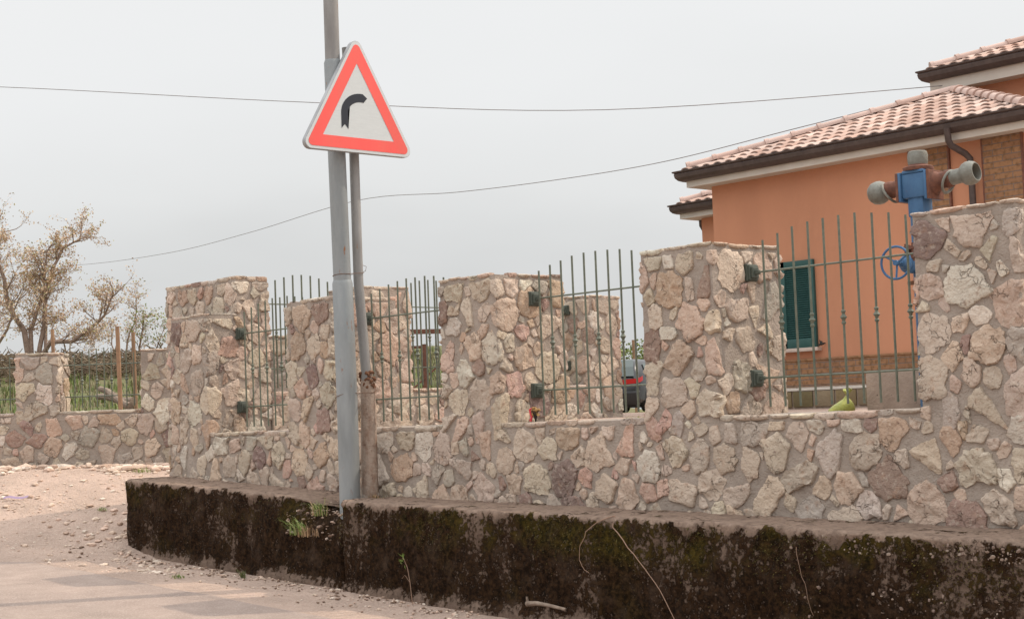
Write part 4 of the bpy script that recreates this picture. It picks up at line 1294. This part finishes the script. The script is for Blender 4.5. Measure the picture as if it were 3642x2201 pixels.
    mb.add(vs, [(0, 1, 2, 3), (7, 6, 5, 4), (0, 4, 5, 1), (1, 5, 6, 2), (2, 6, 7, 3), (3, 7, 4, 0)])
    mb.build('underbody', M['carplastic'], root, smooth=False)
    for s in (1, -1):
        for y in (0.78, 3.30):
            c = P(s * 0.80, y, 0.31)
            mb = MB(); mb.lathe([(0.20, 0.09), (0.30, 0.08), (0.315, 0.05), (0.315, -0.08), (0.30, -0.10)], c, sd_ * s, n=28)
            w_ = mb.build('wheel', M['rubber'], root, angle=40)
            mb = MB(); mb.lathe([(0.0, 0.095), (0.06, 0.095), (0.17, 0.085), (0.20, 0.098), (0.21, 0.09)], c, sd_ * s, n=20); mb.build('rim', M['chrome'], w_)
            mb = MB(); pts = []
            for k in range(15):
                t_ = math.pi * k / 14
                pts.append(P(s * 0.872, y + 0.36 * math.cos(t_), 0.30 + 0.36 * math.sin(t_)))
            inner_ = [P(s * 0.872, y, 0.30)]
            mb.add([p + sd_ * s * 0.003 for p in pts + inner_], [(k, k + 1, 15) for k in range(14)] )
            mb.build('wheel_arch', M['carplastic'], root, smooth=False)
build_car()

# ------------------------------------------------------------------ brown steel frame beyond the back wall
fr = thing('steel_trestle', 'brown steel frame with two beams and a brace in the grass behind the back railing', 'steel trestle', tuple(LD(-1.33, 24, 2.0)))
def bar_box(mb, a, b, w, h):
    a = Vector(a); b = Vector(b); d = (b - a).normalized(); s_ = d.cross(Vector((0, 0, 1)))
    if s_.length < 0.1: s_ = Vector((CY, SY, 0))
    s_.normalize(); u_ = s_.cross(d)
    vs = [p + s_ * x + u_ * y for p in (a, b) for x, y in ((-w, -h), (w, -h), (w, h), (-w, h))]
    mb.add(vs, [(0, 1, 2, 3), (7, 6, 5, 4), (0, 4, 5, 1), (1, 5, 6, 2), (2, 6, 7, 3), (3, 7, 4, 0)])
mb = MB(); bar_box(mb, LD(-1.62, 24, 2.93), LD(-0.4, 24.4, 2.93), 0.03, 0.035); mb.build('beam', M['redrust'], fr, smooth=False)
mb = MB(); bar_box(mb, LD(-1.62, 24.1, 2.70), LD(-1.35, 24.1, 2.70), 0.02, 0.02); mb.build('beam', M['redrust'], fr, smooth=False)
mb = MB(); bar_box(mb, LD(-1.345, 24.1, 1.5), LD(-1.335, 24.1, 2.74), 0.045, 0.045); mb.build('upright', M['redrust'], fr, smooth=False)
mb = MB(); bar_box(mb, LD(-0.5, 24.3, 1.4), LD(-0.5, 24.3, 2.93), 0.045, 0.045); mb.build('upright', M['redrust'], fr, smooth=False)
mb = MB(); bar_box(mb, LD(-1.55, 24.0, 2.05), LD(-0.9, 24.2, 2.62), 0.012, 0.012); mb.build('brace', M['redrust'], fr, smooth=False)

# ------------------------------------------------------------------ wooden fence stakes at the left
for (L, D, z0, z1, r_, lab_) in ((-4.87, 19.75, 1.87, 2.90, 0.028, 'tall brown stake standing in front of the railing at the far left'),
                                  (-6.15, 21.4, 1.8, 3.0, 0.026, 'brown stake rising behind the leftmost short pillar'),
                                  (-5.45, 23.0, 1.8, 3.02, 0.030, 'leaning stake in the grass left of the tall brown stake'),
                                  (-5.05, 26.0, 2.0, 3.22, 0.030, 'thin stake in the grass beyond the far left railing')):
    mb = MB(); a = LD(L, D, z0); b = LD(L - 0.02, D, z1)
    mb.tube([a, (a + b) / 2, b], [r_, r_ * 0.97, r_ * 0.93], 9)
    tag(mb.build('stake', M['post']), lab_, 'stake', 'stakes at the far left')

# ------------------------------------------------------------------ trees
def grow(mb, lf, p, d, L, r, lev, rg, leafcols, twig_len=0.30):
    n = 4
    pts = [p]; rad = [r]
    q = p.copy(); dd = d.copy()
    for i in range(n):
        dd = (dd + Vector((rg.gauss(0, .16), rg.gauss(0, .16), rg.gauss(0.03, .14)))).normalized()
        q = q + dd * L / n; pts.append(q.copy()); rad.append(r * (1 - 0.55 * (i + 1) / n))
    mb.tube(pts, rad, 5 if lev > 1 else 3, cap=False)
    if lev > 0:
        for i in range(1, n + 1):
            for _ in range(2 if lev < 3 else 1):
                if rg.random() < 0.74:
                    nd = (dd + Vector((rg.gauss(0, .75), rg.gauss(0, .75), rg.gauss(0.18, .55)))).normalized()
                    grow(mb, lf, pts[i], nd, L * rg.uniform(0.5, 0.75), rad[i] * 0.6, lev - 1, rg, leafcols)
    if lev <= 1:
        for i in range(2, n + 1):
            for _ in range(1):
                c = pts[i] + Vector((rg.gauss(0, .03), rg.gauss(0, .03), rg.gauss(0, .03)))
                s_ = rg.uniform(0.014, 0.032)
                a = Vector((rg.gauss(0, 1), rg.gauss(0, 1), rg.gauss(0, 1))).normalized(); b = a.orthogonal().normalized()
                lf.add([c - a * s_, c + b * s_ * .6, c + a * s_, c - b * s_ * .6], [(0, 1, 2, 3)], 0, rg.choice(leafcols))
def tree(base, limbs, label, seed, lev=3, cols=None, r0=0.06, tl=0.55, dens=1.0, group=None):
    rg = random.Random(seed)
    root = thing('tree', label, 'tree', tuple(base), group)
    mb = MB(); lf = MB()
    lat = Vector((CY, SY, 0)); dep = Vector((-SY, CY, 0))
    for (pl_, rr_) in limbs:
        off = rg.uniform(-0.5, 0.5)
        pts = []
        for i, (x, z) in enumerate(pl_):
            pts.append(Vector(base) + lat * x + Vector((0, 0, z)) + dep * off * (i / max(1, len(pl_) - 1)))
        # smooth with midpoints
        sm = [pts[0]]
        for i in range(1, len(pts)):
            mid = (pts[i - 1] + pts[i]) / 2 + Vector((rg.gauss(0, .02), rg.gauss(0, .02), rg.gauss(0, .02)))
            sm += [mid, pts[i]]
        k = len(sm)
        mb.tube(sm, [rr_ * (1 - 0.72 * i / (k - 1)) for i in range(k)], 7)
        for i in range(2, k):
            for _ in range(int(2 * dens)):
                d = (sm[i] - sm[i - 1]).normalized() * 0.5 + Vector((rg.gauss(0, .8), rg.gauss(0, .8), rg.gauss(0.25, .5)))
                grow(mb, lf, sm[i], d.normalized(), tl * rg.uniform(0.6, 1.1), rr_ * 0.26, lev - 1, rg, cols)
    mb.build('trunk', M['bark'], root)
    lf.build('crown', M['leaf'], root, smooth=False)
OC = [(0.66, 0.47, 0.32), (0.60, 0.44, 0.28), (0.56, 0.38, 0.26), (0.70, 0.55, 0.38), (0.46, 0.42, 0.20)]
GC = [(0.26, 0.30, 0.07), (0.32, 0.32, 0.09), (0.20, 0.24, 0.05)]
tree(LD(-10.85, 36, 3.05), [([(0, 0), (-.15, .9), (-.48, 1.45), (-.55, 2.1), (-.8, 2.75), (-1.0, 3.1)], .075), ([(0, 0), (-.02, .9), (.15, 1.4), (.3, 1.8), (.35, 2.2)], .06),
     ([(.1, 0), (.28, 1.0), (.32, 1.7), (.48, 2.3), (.72, 2.75), (1.1, 2.95)], .06), ([(.1, .1), (.45, .62), (.95, .60), (1.35, .85), (1.75, 1.15), (1.95, 1.55)], .065),
     ([(.32, 0), (.32, 1.2), (.27, 2.1), (.35, 2.7)], .045)], 'nearly bare spring tree with several crooked limbs at the left', 3, 3, OC)
tree(LD(-12.2, 37, 3.05), [([(0, 0), (.1, 1.0), (-.2, 1.8), (-.1, 2.6), (.25, 3.3)], .06), ([(0, .2), (-.5, 1.0), (-.7, 1.8)], .05), ([(0, .3), (.55, 1.0), (.9, 1.7)], .045)],
     'bare tree cut off by the left edge of the picture', 5, 3, OC)
tree(LD(-8.6, 37, 3.0), [([(0, 0), (-.05, .5), (.05, .9), (.1, 1.2)], .035), ([(0, .1), (.35, .5), (.5, .85)], .025)], 'small bush with yellow-green leaves right of the bare trees', 7, 2, GC + OC[:1], tl=0.38, dens=2)
tree(LD(-9.4, 38.5, 2.9), [([(0, 0), (.1, .8), (.3, 1.3), (.35, 1.9)], .03), ([(0, .2), (-.3, .8), (-.35, 1.3)], .025)], 'slender bare sapling beside the spring tree', 9, 2, OC, tl=0.42, dens=2)

# brush heap along the top of the bank
br = MB(); rg = random.Random(12)
for k in range(3200):
    L = rg.uniform(-12.5, -6.9); D = rg.uniform(31, 35)
    zc = ground_z(*LD(L, D)[:2]) 
    h = rg.uniform(-0.1, 0.30) * (0.6 + 0.4 * fnoise((L, 0, 0), 1.2) + 0.3)
    c = LD(L, D, zc + h); a = rg.uniform(-1.4, 1.4); w = rg.uniform(0.12, 0.6)
    d = Vector((CY * math.cos(a) - SY * math.sin(a) * rg.choice((-1, 1)), SY * math.cos(a), rg.gauss(0, .45))).normalized()
    br.tube([c - d * w / 2, c + Vector((0, 0, rg.gauss(0, .03))), c + d * w / 2], [rg.choice((.003, .005, .008, .016))] * 3, 4, cap=False)
M['brush'] = mat('old_brush', (0.12, 0.085, 0.06), (0.17, 0.13, 0.08), 8, 0.95)
tag(br.build('brush_heap', M['brush']), 'dark heap of cut branches along the top of the grassy bank', 'brush', kind='stuff')
# logs
for (L0, D0, z0, L1, D1, z1, r_, lab_) in ((-5.60, 21.6, 2.19, -5.06, 21.0, 1.93, 0.045, 'pale fallen log slanting down behind the far left railing'),
                                        (-5.9, 22.6, 2.10, -5.3, 22.2, 2.02, 0.05, 'rough log lying in the grass behind the pale log')):
    mb = MB(); a = LD(L0, D0, z0); b = LD(L1, D1, z1)
    pts = [a + (b - a) * t + Vector((0, 0, 0.02 * math.sin(t * 6))) for t in (0, .25, .5, .75, 1)]
    mb.tube(pts, [r_ * .8, r_, r_ * 1.1, r_ * 1.05, r_ * 1.2], 10)
    tag(mb.build('log', M['wood']), lab_, 'log', 'logs behind the far left railing')

# ------------------------------------------------------------------ grass on the bank
gr = MB(); rg = random.Random(21)
GG = [(0.10, 0.15, 0.035), (0.14, 0.185, 0.045), (0.17, 0.20, 0.06), (0.09, 0.11, 0.035), (0.22, 0.18, 0.09), (0.13, 0.10, 0.055)]
def blade(mb, p, h, w, lean, col):
    a = rg.uniform(0, 6.28); s_ = Vector((math.cos(a), math.sin(a), 0)) * w; l_ = Vector((math.cos(a + 1.3), math.sin(a + 1.3), 0)) * lean * h
    m_ = p + Vector((0, 0, h * .55)) + l_ * .35
    mb.add([p - s_, p + s_, m_ + s_ * .7, m_ - s_ * .7, p + Vector((0, 0, h)) + l_], [(0, 1, 2, 3), (3, 2, 4)], 0, col)
for k in range(26000):
    D = 20.7 + 14 * rg.random() ** 1.3; L = rg.uniform(-0.36 * D, 2.0)
    if L > -0.20 * D and L < -0.13 * D and rg.random() < .6: continue
    p = LD(L, D)
    if p.x > -15.0 or L > 0.3: continue
    if fnoise((p.x, p.y, 0), 0.8) < -0.25 and rg.random() < .8: continue
    h = rg.uniform(0.05, 0.20) * (1.2 if L > -4 else 1.0)
    blade(gr, Vector((p.x, p.y, ground_z(p.x, p.y) - 0.01)), h, rg.uniform(0.006, 0.014), rg.uniform(0, .6), rg.choice(GG))
tag(gr.build('field_grass', M['grass'], smooth=False), 'green meadow grass beyond the stone walls', 'grass', kind='stuff')

# ------------------------------------------------------------------ vineyard beyond the car
vy = MB(); rg = random.Random(33)
for row in range(3):
    D0 = 52 + row * 3.2
    for k in range(5000):
        L = rg.uniform(-1, 10); bumpk = 0.5 + 0.5 * fnoise((L, row, 0), 1.4)
        z = 1.58 + rg.uniform(0.2, 2.15 + 0.4 * bumpk)
        c = LD(L, D0 + rg.uniform(-.25, .25), z); s_ = rg.uniform(0.025, 0.055)
        a = Vector((rg.gauss(0, 1), rg.gauss(0, 1), rg.gauss(0, 1))).normalized(); b = a.orthogonal().normalized()
        vy.add([c - a * s_, c + b * s_, c + a * s_, c - b * s_], [(0, 1, 2, 3)], 0, rg.choice(GG[1:4] + [(0.30, 0.36, 0.10)]))
tag(vy.build('vine_rows', M['leaf'], smooth=False), 'green trained vine rows in the distance beyond the car', 'vines', kind='stuff')
mb = MB(); a = LD((1522 - 1232) / 3846 * 50, 50, 1.5); mb.tube([a, a + Vector((-0.02, 0, 2.35))], [0.05, 0.045], 8)
tag(mb.build('vineyard_post', M['post']), 'slim wooden post sticking up in front of the distant vines', 'post')
mb = MB()
for z in (3.15, 2.6): mb.tube([LD(-1, 51, z), LD(3.5, 51, z - 0.03), LD(10, 51, z)], 0.006, 4)
tag(mb.build('trellis_wire', M['cable']), 'thin trellis wires stretched above the distant vines', 'wire')

# ------------------------------------------------------------------ overhead cables
def cable(pts, r_, label):
    # smooth catenary through the given real points
    P = [Vector(p) for p in pts]; out_ = []
    for i in range(len(P) - 1):
        p0 = P[max(i - 1, 0)]; p1 = P[i]; p2 = P[i + 1]; p3 = P[min(i + 2, len(P) - 1)]
        for k in range(8):
            t = k / 8
            out_.append(0.5 * ((2 * p1) + (p2 - p0) * t + (2 * p0 - 5 * p1 + 4 * p2 - p3) * t * t + (3 * p1 - p0 - 3 * p2 + p3) * t ** 3))
    out_.append(P[-1])
    mb = MB(); mb.tube(out_, r_, 6); tag(mb.build('overhead_cable', M['cable']), label, 'cable')
cable([(-34.6, 10.0, 9.1), (-28.44, 12.59, 8.13), (-22.1, 15.32, 7.01), (-17.2, 17.3, 6.25), (-12.9, 20.50, 6.22)], 0.006, 'upper overhead cable crossing the sky behind the sign')
cable([(-66, 29.2, 9.0), (-55.52, 27.39, 7.89), (-44.35, 24.96, 7.1), (-37.47, 23.67, 6.92), (-30.6, 22.36, 6.86), (-25.97, 21.59, 6.4), (-22.32, 21.19, 6.15), (-18.94, 20.5, 5.95), (-15.58, 19.76, 5.9), (-14.05, 19.82, 5.98), (-13.08, 19.99, 6.08), (-13.2, 20.4, 6.17)], 0.007, 'lower overhead cable sagging from the roof towards the bare trees')

# ------------------------------------------------------------------ loose stones
def pebble(mb, p, s_, rg, col, mi=0, flat=0.55):
    bm = bmesh.new(); bmesh.ops.create_icosphere(bm, subdivisions=1 if s_ < 0.03 else 2, radius=1)
    ax = rg.uniform(0.7, 1.3); ay = rg.uniform(0.6, 1.1); az = rg.uniform(flat * .7, flat * 1.2); a = rg.uniform(0, 6.28); sd_ = rg.uniform(0, 80)
    ca, sa = math.cos(a), math.sin(a)
    vs = []
    for v in bm.verts:
        q = v.co * (1 + 0.35 * fnoise(v.co, 1.6, sd_))
        x, y, z = q.x * ax * s_, q.y * ay * s_, q.z * az * s_
        vs.append((p[0] + x * ca - y * sa, p[1] + x * sa + y * ca, p[2] + z))
    bm.verts.index_update()
    mb.add(vs, [[v.index for v in f.verts] for f in bm.faces], mi, col); bm.free()
GCOL = [(0.62, 0.50, 0.40), (0.56, 0.43, 0.34), (0.50, 0.38, 0.30), (0.66, 0.56, 0.47), (0.42, 0.30, 0.23), (0.60, 0.44, 0.35)]
pe = MB(); rg = random.Random(77)
for k in range(3800):
    D = rg.uniform(15.2, 20.0); L = rg.uniform(-0.34 * D - .3, -0.20 * D)
    p = LD(L, D)
    if p.x > -15.45 and p.y < 9.6 and p.y > 8: continue
    if p.y < 7.15: continue
    cl = fnoise((p.x * .7, p.y * 1.6, 0), 1.0)
    s_ = rg.choice([.006, .008, .012, .016, .022, .035]) * rg.uniform(.6, 1.1)
    if cl < 0.08 and rg.random() < .8: continue
    pebble(pe, (p.x, p.y, ground_z(p.x, p.y) + s_ * .12), s_, rg, rg.choice(GCOL))
for k in range(260):   # bigger stones left along the foot of the far wall and ledge end
    L = rg.uniform(-7, -4.0); D = 19.75 - abs(rg.gauss(0, .25)); p = LD(L, D); s_ = rg.uniform(.02, .075)
    pebble(pe, (p.x, p.y, ground_z(p.x, p.y) + s_ * .15), s_, rg, rg.choice(GCOL))
for k in range(170):
    x = -15.5 - abs(rg.gauss(0, .5)); y = rg.uniform(7.7, 9.4); s_ = rg.uniform(.012, .045)
    pebble(pe, (x, y, ground_z(x, y) + s_ * .15), s_, rg, rg.choice(GCOL))
tag(pe.build('gravel', M['pebble'], angle=30), 'loose pale stones and rubble strewn over the dirt track', 'gravel', kind='stuff')

gv = MB(); rg = random.Random(78)
for k in range(1500):  # grit along the foot of the ledge and the road edge
    x = rg.uniform(-15.6, -9.4); y = 8.02 - abs(rg.gauss(0, .26))
    if y < 6.9: continue
    s_ = rg.choice([.004, .006, .008, .012, .018]) * rg.uniform(.7, 1.3)
    if fnoise((x, y, 0), 4.2) < 0.05 and rg.random() < .85: continue
    pebble(gv, (x, y, max(ground_z(x, y), road_z(x)) + s_ * .2 + 0.004), s_, rg, rg.choice(GCOL + [(0.20, 0.13, 0.09)] * 4))
tag(gv.build('grit', M['pebble'], angle=30), 'grit and crumbs of soil along the foot of the ledge', 'grit', kind='stuff')

ag = MB(); rg = random.Random(79)
for k in range(1500):   # rounded aggregate bared in the ledge at the lower right
    x = rg.uniform(-7.6, -3.2); t = rg.random()
    zt = ledge_top(x); w = sstep(-6.8, -5.4, x)
    if rg.random() > 0.04 + 0.96 * w: continue
    z = zt - 0.03 - (0.10 * rg.random() if rg.random() < .35 else (0.85 - 0.55 * rg.random()) )
    if fnoise((x, 0, z), 2.4) < -0.02: continue
    s_ = rg.choice([.005, .007, .010, .015]) * rg.uniform(.8, 1.3)
    y = 8.045 + s_ * .35 - 0.030 * fnoise((x, 8.045, z), 3.2) - 0.016 * fnoise((x, 8.045, z), 9) - 0.012 * fnoise((x, 8.045, z), 24)
    pebble(ag, (x, y, z), s_, rg, rg.choice([(0.26, 0.19, 0.15), (0.21, 0.15, 0.12), (0.32, 0.25, 0.20), (0.17, 0.12, 0.09)]), flat=0.9)
tag(ag.build('bared_pebbles', M['pebble'], angle=40), 'rounded pebbles bared in the face of the ledge at the lower right', 'pebbles', kind='stuff')

# moss tufts on the ledge lip
ms = MB(); rg = random.Random(80)
for k in range(14000):
    x = rg.uniform(-15.3, -4.0)
    if rg.random() > 0.35 + 0.65 * sstep(-11.5, -11.3, x): continue
    zt = ledge_top(x)
    dz = abs(rg.gauss(0, .16)) + 0.035
    if fnoise((x, 0, dz * .5), 2.1) < 0.0 and rg.random() < .9: continue
    if dz > 0.6: continue
    yf = 8.08 if x < -11.42 else 8.045
    if -12.3 < x < -11.5: continue
    z = zt - dz
    p_ = (x, yf, z)
    y = yf - (0.030 * fnoise(p_, 3.2) + 0.016 * fnoise(p_, 9) + 0.012 * fnoise(p_, 24)) + 0.004
    h = rg.uniform(.008, .022); a = rg.gauss(0, .6)
    d = Vector((math.sin(a) * .7, -0.8, -rg.uniform(-.4, .9))).normalized(); s_ = d.cross(Vector((0, 0, 1))).normalized() * rg.uniform(.003, .006)
    p = Vector((x, y, z)); 
    ms.add([p - s_, p + s_, p + d * h], [(0, 1, 2)], 0, rg.choice([(0.09, 0.072, 0.013), (0.13, 0.10, 0.02), (0.05, 0.038, 0.01), (0.07, 0.045, 0.013)]))
tag(ms.build('moss', M['grass'], smooth=False), 'olive moss clinging below the top edge of the ledge', 'moss', kind='stuff')

# rubble packed in the notch by the pole
rb = MB(); rg = random.Random(81)
for k in range(170):
    x = rg.uniform(-12.3, -11.45); y = 8.10 + 0.28 * rg.random(); z = ledge_top(x) - 0.16 + 0.10 * (y - 8.05) / .3 + rg.uniform(-.02, .02)
    if rg.random() < .35: y = 8.05 + .04 * rg.random(); z = ledge_top(x) - rg.uniform(.15, .36)
    s_ = rg.choice([.006, .009, .014, .022]); pebble(rb, (x, y, z), s_, rg, rg.choice([(0.36, 0.26, 0.20), (0.28, 0.19, 0.14), (0.42, 0.33, 0.27), (0.16, 0.10, 0.07)]))
tag(rb.build('rubble', M['pebble'], angle=30), 'crumbled soil and concrete bits in the broken notch left of the pole', 'rubble', kind='stuff')

# ------------------------------------------------------------------ weeds, roots, bits
def tuft(c, n, hmax, label, seed, cols, name='grass_tuft', spread=.06, lean=1.2, direc=None):
    global rg
    rg = random.Random(seed); mb = MB()
    for k in range(n):
        a = rg.uniform(0, 6.28) if direc is None else rg.gauss(direc, .8)
        p = Vector(c) + Vector((rg.gauss(0, spread), rg.gauss(0, spread * .6), rg.uniform(-.01, .01)))
        h = hmax * rg.uniform(.45, 1); d = Vector((math.cos(a), math.sin(a) * .6 - .3, 0)) * rg.uniform(.2, lean)
        w = rg.uniform(.002, .0045); s_ = Vector((-math.sin(a), math.cos(a), 0)) * w
        pts = [p + Vector((0, 0, 1)) * h * (t - .75 * t * t * rg.uniform(.6, 1.2)) * 1.5 + d * h * t * t for t in (0, .35, .7, 1)]
        vs = []
        for i, q in enumerate(pts[:-1]): vs += [q - s_ * (1 - i * .25), q + s_ * (1 - i * .25)]
        vs.append(pts[-1])
        mb.add(vs, [(0, 1, 3, 2), (2, 3, 5, 4), (4, 5, 6)], 0, rg.choice(cols))
    return tag(mb.build(name, M['grass'], smooth=False), label, 'grass')
TG = [(0.16, 0.24, 0.05), (0.22, 0.30, 0.07), (0.12, 0.18, 0.04), (0.30, 0.30, 0.12)]
TB = [(0.38, 0.25, 0.14), (0.30, 0.19, 0.11)]
tuft((-11.80, 8.10, .80), 60, .20, 'green grass tuft sprouting just left of the pole foot', 1, TG + TB[:1], spread=.05)
tuft((-11.98, 8.00, .63), 70, .22, 'arching grass tuft hanging from the ledge face left of the pole', 2, TG, spread=.05, lean=1.5, direc=3.3)
tuft((-11.88, 8.02, .62), 70, .16, 'dry brown grass tangle below the green tufts by the pole', 3, TB, spread=.06)
tuft((-11.40, 8.42, .93), 40, .07, 'small brown tuft at the foot of the concrete sleeve', 14, TB + [(0.10, 0.09, 0.03)], spread=.05)
tuft((-16.35, 8.35, ground_z(-16.35, 8.35)), 60, .06, 'low grass tuft on the dirt left of the ledge end', 4, TG, spread=.045)
tuft((-13.15, 7.45, road_z(-13.15) + .01), 50, .05, 'flat grass tuft at the road edge below the ledge', 5, TG, spread=.045)
tuft((-12.7, 7.85, road_z(-12.7) + .01), 36, .12, 'dark weed at the foot of the ledge left of the pole', 6, [(0.07, 0.11, 0.03), (0.12, 0.12, 0.04)], spread=.018)
tuft((-17.35, 9.35, ground_z(-17.35, 9.35)), 60, .09, 'weed tuft in the corner of the far left wall', 7, TG, spread=.09)
# grass inside the yard seen through the railing
for i, (L, D) in enumerate([(1.35, 18.2), (2.4, 30.0)]):
    p = LD(L, D); tuft((p.x, p.y, ground_z(p.x, p.y)), 60, .045, ['grass patch on the ground in front of the car', 'grass patch beside the rear wheel of the car'][i], 20 + i, TG, spread=.08)
# weed stem in front of the ledge
wd = thing('weed', 'tall thin weed with a leafy green tip in front of the ledge', 'weed', (-10.33, 7.96, .12))
mb = MB(); sp = [Vector((-10.32, 7.96, .12)), Vector((-10.33, 7.95, .30)), Vector((-10.36, 7.95, .42)), Vector((-10.40, 7.94, .50))]
mb.tube(sp, [.004, .0035, .003, .002], 5); mb.tube([sp[1], sp[1] + Vector((-.04, -.02, .06)), sp[1] + Vector((-.08, -.02, .03))], .002, 4); mb.build('stem', M['straw'], wd)
rg = random.Random(9); mb = MB()
for k in range(16):
    p = sp[3] + Vector((rg.gauss(0, .01), 0, rg.uniform(-.06, .01))); d = Vector((rg.gauss(-.3, .7), rg.gauss(-.3, .4), rg.gauss(.3, .5))).normalized() * rg.uniform(.03, .06); s_ = d.cross(Vector((0, 1, .2))).normalized() * .005
    mb.add([p, p + d * .5 + s_, p + d, p + d * .5 - s_], [(0, 1, 2, 3)], 0, rg.choice(TG))
mb.build('leaves', M['grass'], wd, smooth=False)
def root(pts, r_, label, mname='straw'):
    P = [Vector(p) for p in pts]; o_ = []
    for i in range(len(P) - 1):
        for t in (0, .33, .66):
            q = P[i] * (1 - t) + P[i + 1] * t; o_.append(q + Vector((fnoise(q, 30), fnoise(q, 31, 3) * .3, fnoise(q, 29, 7))) * .012)
    o_.append(P[-1])
    k = len(o_); mb = MB(); mb.tube(o_, [r_ * (1 - .5 * i / k) for i in range(k)], 6)
    tag(mb.build('dry_root', M[mname]), label, 'root', 'dry roots hanging over the ledge')
root([(-8.12, 8.10, .87), (-8.06, 8.02, .805), (-7.885, 7.985, .666), (-7.733, 7.98, .529), (-7.585, 7.97, .395), (-7.444, 7.95, .197), (-7.40, 7.93, .02)], .0042, 'long straight root slanting down the ledge face to the right')
root([(-8.10, 8.08, .87), (-8.20, 8.01, .83), (-8.30, 7.985, .76), (-8.36, 7.98, .66), (-8.375, 7.98, .559), (-8.34, 7.98, .502), (-8.28, 7.98, .47)], .0035, 'curled root hanging left of the long straight one')
root([(-6.42, 8.0, .72), (-6.40, 7.985, .62), (-6.36, 7.985, .50), (-6.33, 7.985, .36), (-6.30, 7.985, .30)], .002, 'hair-thin pale root hanging near the lower right')
mb = MB(); pts = [Vector((-8.92, 7.95, .215)), Vector((-8.80, 7.93, .23)), Vector((-8.66, 7.93, .222)), Vector((-8.50, 7.94, .205))]
mb.tube(pts, [.020, .018, .014, .010], 10); mb.tube([Vector((-8.91, 7.95, .20)), Vector((-8.925, 7.95, .27))], [.014, .007], 6)
mb.v = [(x, y + .006 * fnoise((x, y, z), 40), z + .006 * fnoise((z, x, y), 40)) for x, y, z in mb.v]
tag(mb.build('broken_stick', M['wood']), 'short broken stick lying against the foot of the ledge', 'stick')
# dried posy with a red ribbon on the sill
ps_ = thing('dried_posy', 'small dried flower posy tied with a red ribbon on the wall sill', 'posy', (-9.66, 8.72, SILL))
px_, py_ = -9.62, 8.74
mb = MB()
for k in range(9):
    a = k * .7; mb.tube([(px_, py_, SILL), (px_ + .012 * math.cos(a), py_ + .01 * math.sin(a), SILL + .05), (px_ + .03 * math.cos(a), py_ + .02 * math.sin(a), SILL + .095)], .004, 5)
mb.build('stems', M['dark'], ps_)
mb = MB(); rg = random.Random(2)
for k in range(26): pebble(mb, (px_ + rg.gauss(.0, .020), py_ + rg.gauss(0, .014), SILL + rg.uniform(.055, .12)), rg.uniform(.010, .018), rg, (1, 1, 1), flat=.9)
mb.build('flower_heads', M['dryflower'], ps_)
mb = MB(); pts = [Vector((px_ - .015, py_ - .012, SILL + .12)), Vector((px_ - .045, py_ - .02, SILL + .105)), Vector((px_ - .035, py_ - .022, SILL + .07)), Vector((px_ - .022, py_ - .022, SILL + .045)), Vector((px_ - .03, py_ - .03, SILL + .01))]
mb.tube(pts, [.006, .010, .009, .010, .012], 6); mb.build('ribbon', M['ribbon'], ps_)
# strip of purple plastic on the track
p = LD(-5.8, 18.1); mb = MB()
pts = [Vector((p.x + t * .28 * CY, p.y + t * .28 * SY, ground_z(p.x, p.y) + .03 + .01 * math.sin(t * 7))) for t in (0, .25, .5, .75, 1)]
vs = []
for q in pts: vs += [q + Vector((0, 0, .012)), q - Vector((-.01, .02, .01))]
mb.add(vs, [(2 * i, 2 * i + 1, 2 * i + 3, 2 * i + 2) for i in range(4)])
tag(mb.build('plastic_strip', M['purple']), 'strip of purple plastic lying on the stony track', 'litter')
